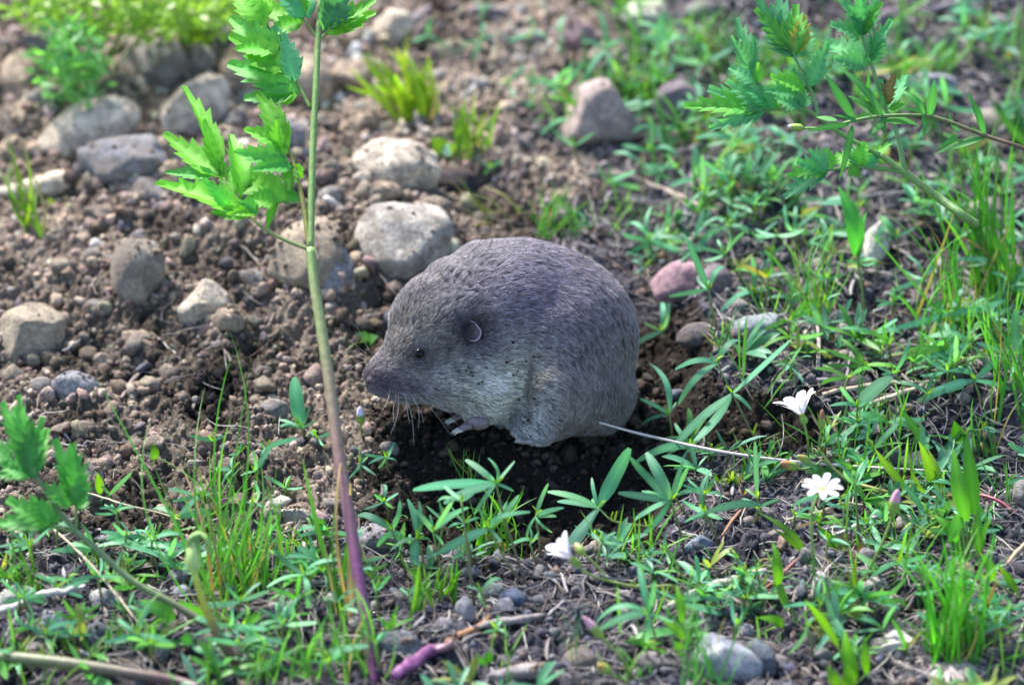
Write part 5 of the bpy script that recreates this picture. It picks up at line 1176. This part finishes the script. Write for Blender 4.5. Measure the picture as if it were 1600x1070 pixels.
# pale roots of the grass tufts
def roots(base, ends, label, Z):
    g, t = ground(*Z(*base)); e = g; parts = []
    for q in ends:
        T = at(*Z(*q), ground(*Z(*q))[1] - .1); mid = (g + T) / 2 + np.array([rl.uniform(-.2, .2), 0, .25]); V, F, C = tube(np.array([g + up3 * .1, mid, T]) - g, [.07, .05, .02], 10, 5, [(.5, .43, .4)] * 3); parts.append((V, F, C))
    V, F, C = merge(parts); o = obj('bare_roots', tris_mesh('bare_roots', V, F, M_DRY, C)); o.location = Vector(g) * S; tag(o, label, 'roots', 'exposed pale roots')
roots((735, 375), [(660, 480), (600, 530), (735, 590), (750, 540), (690, 400), (640, 440), (720, 480), (670, 380), (610, 420), (745, 600)], 'pale bare roots hanging over the ledge edge', Za)
roots((1245, 975), [(1240 + 190 * math.cos(a), 985 + 110 * math.sin(a)) for a in [rl.uniform(-.4, 3.6) for _ in range(46)]], 'straw pale roots spread around the big front tuft', Zc)
roots((1100, 880), [(1020 + 150 * math.cos(a), 900 + 90 * math.sin(a)) for a in [rl.uniform(1.5, 4.6) for _ in range(26)]], 'white fibrous roots over the flaky rock', Zc)
# ribbed orange pod
g, t = ground(1438, 122); c = at(1440, 108, t - .6); e = empty('seed_pod', c)
for i in range(7):
    u = -1 + 2 * i / 6; cc = c + (at(1460, 96, t - .6) - at(1420, 120, t - .6)) * u * .36
    ellipsoid(e, c, 'scale', cc, at(1460, 96, t) - at(1420, 120, t), .34, .52 * math.sqrt(1.25 - u * u), M_STEM, (.50, .33, .12), 2)
tag(e, 'ridged orange tan seed pod lying on the back bank', 'seed pod')
# ------------------------------------------------------------------ the gopher
K0 = 28.445   # pixels per cm in the plane through the animal
def gp(px, py, t): return at(px, py, DIST + t)
BLOBS = [ # px, py, depth, rx, ry (px), rt (cm), rot (deg)
 (846, 536, .2, 150, 150, 4.6, 0), (772, 490, -.2, 116, 112, 4.2, 0), (702, 511, -1.0, 93, 89, 3.4, 10), (918, 604, .2, 76, 78, 3.5, 0), (806, 474, 0, 118, 99, 4.3, 0), (738, 464, -.6, 86, 64, 3.2, -15),
 (660, 552, -1.5, 66, 60, 2.4, 22), (626, 576, -1.7, 48, 46, 1.7, 28), (603, 586, -1.8, 33, 33, 1.25, 20), (588, 590, -1.9, 20, 23, .8, 10), (720, 590, -1.7, 76, 48, 2.5, 0), (765, 612, -1.4, 66, 48, 2.8, 0), (652, 594, -1.7, 50, 34, 1.8, 15),
 (860, 600, -.7, 90, 86, 3.9, 0), (838, 660, -2.4, 40, 33, 1.5, 0), (745, 640, -2.6, 24, 20, .8, 0)]
bm = bmesh.new()
for px, py, t_, rx, ry, rt, rot in BLOBS:
    V0, F0 = ICO[4]; a = math.radians(rot); L = V0 * np.array([rx / K0, rt, ry / K0]); X = L[:, 0] * math.cos(a) + L[:, 2] * -math.sin(a) * -1 * 0 - L[:, 2] * math.sin(a); Z = L[:, 0] * math.sin(a) + L[:, 2] * math.cos(a)
    P = (gp(px, py, t_) + np.outer(X, Rv) + np.outer(L[:, 1], Fv) + np.outer(Z, Uv)) * S
    vs = [bm.verts.new(p) for p in P]
    for f in F0: bm.faces.new([vs[q] for q in f])
tmp = bpy.data.meshes.new('tmp'); bm.to_mesh(tmp); bm.free(); to = bpy.data.objects.new('tmp', tmp); COL.objects.link(to)
md = to.modifiers.new('r', 'REMESH'); md.mode = 'VOXEL'; md.voxel_size = .0013; md = to.modifiers.new('s', 'SMOOTH'); md.factor = .6; md.iterations = 40
dg = bpy.context.evaluated_depsgraph_get(); body = bpy.data.meshes.new_from_object(to.evaluated_get(dg)); bpy.data.objects.remove(to); body.name = 'body'
BV = np.empty(len(body.vertices) * 3, np.float32); body.vertices.foreach_get('co', BV); BV = BV.reshape(-1, 3) / S
NOSE = gp(574, 592, -1.9)
# shallow wrinkles and lumps so the body is not a smooth balloon
body.update(); NB = np.empty(len(body.vertices) * 3, np.float32); body.vertices.foreach_get('normal', NB); NB = NB.reshape(-1, 3)
BV = BV + NB * (blob_noise(BV, 1.1, 91) * .05 + blob_noise(BV, 2.6, 92) * .03)[:, None]
def bump_at(px, py, r, amt):
    global BV
    d = BV - CP; tt = d @ Fv; u = 800 + FPX * (d @ Rv) / tt; v = 535 - FPX * (d @ Uv) / tt
    w = np.exp(-((u - px) ** 2 + (v - py) ** 2) / (2 * r * r)) * (NB @ -Fv > .1); BV = BV + NB * (w * amt)[:, None]
bump_at(737, 518, 15, -.25); bump_at(655, 553, 9, -.06); bump_at(640, 538, 14, .12); bump_at(690, 590, 30, .05)
[bump_at(820 + 5 * math.sin(q), 570 + 9 * q, 8, -.16) for q in range(9)]; bump_at(885, 620, 40, .10); bump_at(802, 645, 12, -.35); bump_at(690, 600, 20, .03)
body.vertices.foreach_set('co', (BV * S).astype(np.float32).ravel()); body.update()
body.vertices.foreach_get('normal', NBf := np.empty(len(body.vertices) * 3, np.float32)); NB = NBf.reshape(-1, 3)
body.polygons.foreach_set('use_smooth', [True] * len(body.polygons))
def px_of(P):
    d = P - CP; tt = d @ Fv; return 800 + FPX * (d @ Rv) / tt, 535 - FPX * (d @ Uv) / tt
def fur_colour(P):
    """coat colour by place on the animal: pigment, plus painted-in light and shade"""
    u, v = px_of(P)
    def G(px, py, rx, ry, rot=0):
        a = math.radians(rot); dx, dy = u - px, v - py; X = dx * math.cos(a) + dy * math.sin(a); Y = -dx * math.sin(a) + dy * math.cos(a)
        return np.exp(-((X / rx) ** 2 + (Y / ry) ** 2))[:, None]
    n = (fbm(P[:, 0], P[:, 2] + P[:, 1] * .5, 2.2, 3, 61))[:, None]
    c = np.array([.275, .248, .243]) * np.ones((len(P), 1))
    def mix(c, k, t): k = np.clip(k, 0, 1); return c * (1 - k) + np.array(t) * k
    c = mix(c, G(850, 455, 150, 90, 25) * .65, (.17, .145, .235))  # violet cast of the skylight put into the back fur
    c = mix(c, G(930, 560, 60, 120) * .5, (.145, .125, .125))  # right flank painted darker for its shade
    c = mix(c, G(985, 600, 40, 120) * .5, (.13, .11, .085))  # shaded outer rim of the rump, painted in
    c = mix(c, G(775, 605, 72, 44, -20) * 1.1, (.74, .70, .58))
    c = mix(c, G(760, 560, 60, 40, -20) * .45, (.42, .40, .38))
    c = mix(c, G(700, 615, 60, 22, 10) * .5, (.40, .38, .38))
    c = mix(c, G(640, 520, 40, 40) * .35, (.30, .27, .21))
    c = mix(c, G(735, 400, 70, 28, -10) * .35, (.30, .29, .27))
    c = mix(c, G(826, 668, 30, 34) * 1.0, (.64, .62, .62))
    c = mix(c, G(600, 600, 34, 22, 20) * .9, (.085, .058, .085))
    c = mix(c, G(590, 588, 18, 14) * .8, (.15, .11, .15))
    c = mix(c, G(646, 606, 40, 14, 14) * .6, (.13, .10, .15))
    c = mix(c, G(660, 560, 24, 18) * .75, (.08, .065, .09))
    c = mix(c, G(736, 518, 35, 31) * 1.15, (.03, .022, .035))
    c = mix(c, G(768, 540, 26, 24) * .5, (.12, .10, .16)); c = mix(c, G(828, 615, 9, 46, 4) * .6, (.09, .075, .06))  # last mix paints the shade of the crease behind the chest
    return np.clip(c * (1 + .16 * n), .01, .8)
M_SKIN = attr_mat('gopher_skin', .8, 500, .7, 1.1, .3)
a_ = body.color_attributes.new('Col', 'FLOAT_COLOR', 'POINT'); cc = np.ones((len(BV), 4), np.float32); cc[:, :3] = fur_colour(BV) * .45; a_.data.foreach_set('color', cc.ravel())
body.materials.clear(); body.materials.append(M_SKIN)
gbase = Vector((BV[:, 0].mean() * S, BV[:, 1].mean() * S, 0))
gopher = bpy.data.objects.new('gopher', None); COL.objects.link(gopher); tag(gopher, 'grey brown gopher hunched in its dark burrow hollow', 'gopher')
bo = obj('body', body, gopher)
# fur strands
body.calc_loop_triangles(); TT = np.empty(len(body.loop_triangles) * 3, np.int32); body.loop_triangles.foreach_get('vertices', TT); TT = TT.reshape(-1, 3)
rf = np.random.default_rng(99)
A, B, C_ = BV[TT[:, 0]], BV[TT[:, 1]], BV[TT[:, 2]]; nt3 = np.cross(B - A, C_ - A); ar = np.linalg.norm(nt3, axis=1)
cen = (A + B + C_) / 3; fn = nt3 / ar[:, None]
# denser where the fur shows to the front, still all round the animal
wgt = ar * np.where(fn @ -Fv > -.25, 1.0, .35)
NH = 170000
pick = rf.choice(len(TT), NH, p=wgt / wgt.sum()); r1, r2 = rf.random(NH), rf.random(NH); s1 = np.sqrt(r1)
P = A[pick] * (1 - s1)[:, None] + B[pick] * (s1 * (1 - r2))[:, None] + C_[pick] * (s1 * r2)[:, None]
n0 = (NB[TT[pick, 0]] * (1 - s1)[:, None] + NB[TT[pick, 1]] * (s1 * (1 - r2))[:, None] + NB[TT[pick, 2]] * (s1 * r2)[:, None]); n0 /= np.linalg.norm(n0, axis=1)[:, None]
away = P - NOSE; dn = np.linalg.norm(away, axis=1); away /= dn[:, None]
rel = P - gp(800, 630, 0); rx_, ru_ = rel @ Rv, rel @ Uv
cw = np.outer(ru_, Rv) - np.outer(rx_, Uv); cw /= np.linalg.norm(cw, axis=1)[:, None] + 1e-6
ub = sst(rx_, -5.5, 5.5) * sst(np.hypot(rx_, ru_), 1.0, 4.0)
flow = away * (1 - ub)[:, None] + cw * ub[:, None] + np.array([0, 0, -.12])
jx = fbm(P[:, 0], P[:, 1] + P[:, 2], 1.0, 2, 71)[:, None]; jy = fbm(P[:, 0] + 9, P[:, 1] - P[:, 2], .8, 2, 73)[:, None]
flow = flow + jx * np.cross(n0, flow) * .55 + rf.normal(0, .13, (NH, 3))
flow -= n0 * np.sum(flow * n0, 1)[:, None]; flow /= np.linalg.norm(flow, axis=1)[:, None] + 1e-6
u_, v_ = px_of(P)
near = lambda px, py, r: np.exp(-((u_ - px) ** 2 + (v_ - py) ** 2) / (r * r))
ln = .52 * (1 - .55 * np.exp(-(dn / 2.6) ** 2)) * rf.uniform(.7, 1.15, NH) * (1 - .85 * near(652, 553, 20)) * (1 - .75 * near(737, 518, 19)) * (1 - .3 * near(826, 672, 24))
keep = ~(((u_ - 653) ** 2 + (v_ - 553) ** 2 < 11 ** 2) & (n0 @ -Fv > 0))
# clumps: pull strand tips to shared guide points
cell = np.floor(P / .30 + rf.uniform(-.25, .25, P.shape)).astype(int); key = (cell[:, 0] * 73856093) ^ (cell[:, 1] * 19349663) ^ (cell[:, 2] * 83492791)
_, inv = np.unique(key, return_inverse=True); cntk = np.bincount(inv); cm = np.stack([np.bincount(inv, P[:, i]) / cntk for i in range(3)], 1)[inv]; cf = np.stack([np.bincount(inv, flow[:, i]) / cntk for i in range(3)], 1)[inv]
lift = .30 + .06 * jy[:, 0] + rf.normal(0, .05, NH)
pts = np.zeros((NH, 4, 3))
for i, s in enumerate((0, .34, .68, 1.0)):
    p_ = P - n0 * .03 + flow * (ln * s)[:, None] + n0 * (ln * lift * (s - .38 * s * s) * 1.3)[:, None]
    tgt = cm + cf * (ln * s)[:, None] + n0 * (ln * lift * (s - .38 * s * s) * 1.3)[:, None]; k_ = .30 * s
    pts[:, i] = p_ * (1 - k_) + tgt * k_
pts = pts[keep]; Pk = P[keep]; nh = len(pts)
hc = bpy.data.hair_curves.new('fur'); hc.add_curves([4] * nh)
hc.attributes['position'].data.foreach_set('vector', (pts * S).astype(np.float32).ravel())
ra = hc.attributes.get('radius') or hc.attributes.new('radius', 'FLOAT', 'POINT')
ra.data.foreach_set('value', (np.tile(np.array([.0085, .009, .0075, .0025]), nh) * S * np.repeat(rf.uniform(.7, 1.3, nh), 4)).astype(np.float32))
kc = (1 + .45 * rf.normal(0, 1, nh)); cl = rf.random(cm.shape[0])[inv][keep]; rcl = np.random.default_rng(8).random(inv.max() + 1)[inv][keep]
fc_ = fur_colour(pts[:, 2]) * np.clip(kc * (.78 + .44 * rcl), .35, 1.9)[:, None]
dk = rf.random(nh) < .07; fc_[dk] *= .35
ca_ = hc.attributes.new('hcol', 'FLOAT_COLOR', 'CURVE'); c4 = np.ones((nh, 4), np.float32); c4[:, :3] = np.clip(fc_, .01, .9); ca_.data.foreach_set('color', c4.ravel())
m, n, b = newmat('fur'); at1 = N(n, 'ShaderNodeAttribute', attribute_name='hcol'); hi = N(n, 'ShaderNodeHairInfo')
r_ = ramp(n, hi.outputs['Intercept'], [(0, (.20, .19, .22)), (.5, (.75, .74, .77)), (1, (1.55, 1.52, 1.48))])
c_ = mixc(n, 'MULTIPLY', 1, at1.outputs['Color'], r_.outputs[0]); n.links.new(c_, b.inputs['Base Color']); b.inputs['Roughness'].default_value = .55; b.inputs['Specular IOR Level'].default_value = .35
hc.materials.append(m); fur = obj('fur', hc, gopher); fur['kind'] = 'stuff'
# surface finder
bvh = BVHTree.FromPolygons([tuple(v) for v in BV], [tuple(t_) for t_ in TT])
def hit(px, py):
    r = ray(px, py); r = r / np.linalg.norm(r); l, nn, i, d = bvh.ray_cast(Vector(CP), Vector(r))
    if l is None: raise ValueError('miss')
    return np.array(l), np.array(nn)
# eye
M_EYE, n_, b_ = newmat('eye'); nz_ = noise(n_, 200, 2); rr_ = ramp(n_, nz_.outputs[0], [(.3, (.002, .002, .003)), (.7, (.004, .004, .005))]); n_.links.new(rr_.outputs[0], b_.inputs['Base Color']); b_.inputs['Roughness'].default_value = .03; b_.inputs['Specular IOR Level'].default_value = .22
l, nn = hit(655, 552); V0, F0 = ICO[4]; eo = obj('eye', mesh_np('eye', V0 * .30 + l - np.array(Fv) * .16, F0, M_EYE), gopher)
for s_ in (-1, 1):   # eyelids as thin rims
    pts_ = [l - Fv * .24 + Rv * (.29 * math.cos(a)) + Uv * (.235 * s_ * math.sin(a) + .02) - Fv * (.09 * math.sin(a)) for a in np.linspace(0, math.pi, 7)]
    V, F, C = tube(np.array(pts_), [.01, .03, .04, .04, .04, .03, .01], 22, 7, [(.022, .017, .022)] * 7); obj('eyelid', tris_mesh('eyelid', V, F, M_SKIN, C), gopher)
# ear: small cupped disc with rolled rim
l, nn = hit(737, 518); l = l - Fv * .10; er = .52; V = []; F = []; C = []; nr, ns = 9, 26
ax = -Fv * .95 - Rv * .22 + Uv * .12; ax /= np.linalg.norm(ax); ea = np.cross(ax, Uv); ea /= np.linalg.norm(ea); eb = np.cross(ea, ax)
for i in range(nr):
    q = i / (nr - 1); r = er * math.sin(q * math.pi * .56) / math.sin(.56 * math.pi) if q < .9 else er * (1.0 - (q - .9) * .4); hgt = .26 * q ** 1.7 - (.10 * max(0, q - .85) / .15)
    for j in range(ns):
        th = 2 * math.pi * j / ns; side = 1 + .28 * math.cos(th + .3); op = 1.0 if math.cos(th - 2.9) < .55 else .45
        r = r * (1 + .07 * math.sin(2 * th + 1) + .04 * math.sin(5 * th)); V.append(l + ax * (hgt * side * op + .02) + ea * r * math.cos(th) * .92 + eb * r * math.sin(th) * .86); cv = .55 + .55 * q; xr = float((V[-1] - l) @ Rv); kx = float(sst(np.array(xr), -.25, .15)); C.append(np.array([.36, .28, .31]) * (.85 * sst(np.array(q), .6, .9) + .14 + .15 * (xr > .2)) * kx + np.array([.03, .022, .03]) * (1 - kx))  # shading painted in: dark recess, light rim on the right
for i in range(nr - 1):
    for j in range(ns): k_ = (j + 1) % ns; F.append((i * ns + j, i * ns + k_, (i + 1) * ns + k_, (i + 1) * ns + j))
eo = obj('ear', tris_mesh('ear', np.array(V), F, M_SKIN, np.array(C)), gopher); md = eo.modifiers.new('t', 'SOLIDIFY'); md.thickness = .0004; md.offset = -1
# nose pad and nostril
l, nn = hit(580, 594); M_NOSE = plain('nose_skin', (.09, .06, .08), .5)
ellipsoid(gopher, np.zeros(3), 'nose', l + Fv * .22, -Rv + Uv * -.2, .28, .32, M_NOSE, (.2, .15, .2))
for dy in (-.10, .12):
    P_ = l - Rv * .14 - Fv * (.12 + dy) - Uv * .12; ellipsoid(gopher, np.zeros(3), 'nostril', P_, -Rv - Fv * .4, .06, .05, M_EYE, (.01, .01, .01), 2)
# whiskers
M_WH = plain('whisker', (.42, .4, .4), .4)
Zn = Zoom(540, 350, 2.892)
WH = [((240, 760), (235, 860), (200, 960)), ((262, 765), (300, 870), (308, 1000)), ((290, 765), (340, 850), (352, 900)), ((320, 765), (400, 850), (480, 960)), ((335, 760), (430, 820), (500, 880)), ((200, 745), (190, 800), (160, 850)),
      ((300, 768), (330, 840), (330, 930)), ((230, 765), (215, 850), (225, 930)), ((350, 760), (420, 790), (470, 850)), ((270, 765), (280, 850), (290, 900)), ((100, 600), (40, 575), (-20, 590)), ((95, 610), (30, 600), (-40, 640)), ((98, 590), (50, 550), (10, 520)), ((110, 580), (60, 480), (20, 440)), ((92, 620), (40, 640), (-10, 690))]
for w in WH:
    l = None
    q = Zn(*w[0]); 
    try: l, nn = hit(*q)
    except Exception: l = gp(q[0], q[1], -1.9)
    P3 = [l - Fv * .05, at(*Zn(*w[1]), depth_of(l) - .5), at(*Zn(*w[2]), depth_of(l) - .7)]
    V, F, C = tube(np.array(P3), [.014, .010, .004], 14, 4, [(.6, .6, .6)] * 3); obj('whisker', tris_mesh('whisker', V, F, M_WH, C), gopher)
# front paws: palm with five clawed toes resting on the soil
M_PAW = attr_mat('paw_skin', .6, 400, .8, 1.15, .3); M_CLAW = plain('claw', (.55, .50, .48), .35)
def paw(px, py, t_, dirx, size, name):
    c = gp(px, py, t_); root = obj(name, None, gopher) if False else None
    V0, F0 = ICO[3]; P = np.outer(V0[:, 0] * .62 * size, Rv) + np.outer(V0[:, 1] * .5 * size, Fv) + np.outer(V0[:, 2] * .42 * size, Uv) + c
    pm = obj(name, mesh_np(name, P, F0, M_PAW, np.array([[.20, .155, .17]]).repeat(len(P), 0)), gopher)
    for i in range(5):
        f = (i - 2) / 2; L = (.62 - .16 * abs(f)) * size
        b0 = c + Rv * dirx * .38 * size - Fv * (f * .42 * size) - Uv * (.02 + .12 * i * .4) * size
        p1_ = b0 + Rv * dirx * L * .6 - Uv * .06 * size; p2_ = p1_ + Rv * dirx * L * .5 - Uv * .16 * size
        V, F, C = tube(np.array([b0, p1_, p2_]), np.array([.15, .14, .09]) * size, 12, 8, [(.20, .15, .165)] * 3); obj('toe', tris_mesh('toe', V, F, M_PAW, C), pm)
        p3_ = p2_ + Rv * dirx * .28 * size - Uv * .10 * size; p4_ = p3_ + Rv * dirx * .16 * size - Uv * .16 * size
        V, F, C = tube(np.array([p2_ - Rv * dirx * .05, p3_, p4_]), np.array([.07, .05, .012]) * size, 10, 6, [(.6, .55, .5)] * 3); obj('claw', tris_mesh('claw', V, F, M_CLAW, C), pm)
paw(748, 660, -3.2, -1, 1.0, 'paw'); paw(735, 645, -1.6, -1, .95, 'paw')
# hind toes under the pale foot
pm = ellipsoid(gopher, np.zeros(3), 'paw', gp(826, 690, -3.5), -Rv, .28, .14, M_PAW, (.30, .26, .28), 3)
for i in range(4):
    b0 = gp(812 + i * 4, 688 + i * 1.0, -4.0 + i * .28); V, F, C = tube(np.array([b0, b0 - Rv * .16 - Uv * .03, b0 - Rv * .3 - Uv * .1]), [.08, .07, .02], 10, 7, [(.35, .3, .3)] * 3); obj('toe', tris_mesh('toe', V, F, M_PAW, C), pm)
# soil crumbs caught in the fur
nc = 105; CR = [(820, 585, 22, 34), (825, 640, 10, 22), (732, 588, 12, 8), (725, 440, 24, 12), (790, 385, 26, 8), (640, 440, 30, 30), (680, 480, 45, 50), (800, 480, 70, 60), (830, 660, 10, 16), (600, 560, 14, 20), (905, 410, 22, 12)]
V0, F0 = ICO[1]; parts = []
for i in range(nc):
    cx, cy, sx, sy = CR[i % len(CR)]
    try: l, nn = hit(rf.normal(cx, sx * .7), rf.normal(cy, sy * .7))
    except Exception: continue
    if l is None or l.shape == (): continue
    s_ = rf.uniform(.02, .065) * (1.5 if i % 11 in (0, 1, 2) else .9); parts.append((V0 * s_ * rf.uniform(.6, 1.4, 3) + l + nn * rf.uniform(.14, .24), [tuple(f) for f in F0], (np.array([[.045, .034, .027]]) * rf.uniform(.6, 1.8)).repeat(len(V0), 0)))
V, F, C = merge(parts); so = obj('soil_specks', tris_mesh('soil_specks', V, F, M_SOIL, C), gopher, kind='stuff')
# put the animal's origin at its base without moving anything
gopher.location = gbase
for ch in gopher.children: ch.location = Vector(ch.location) - gbase
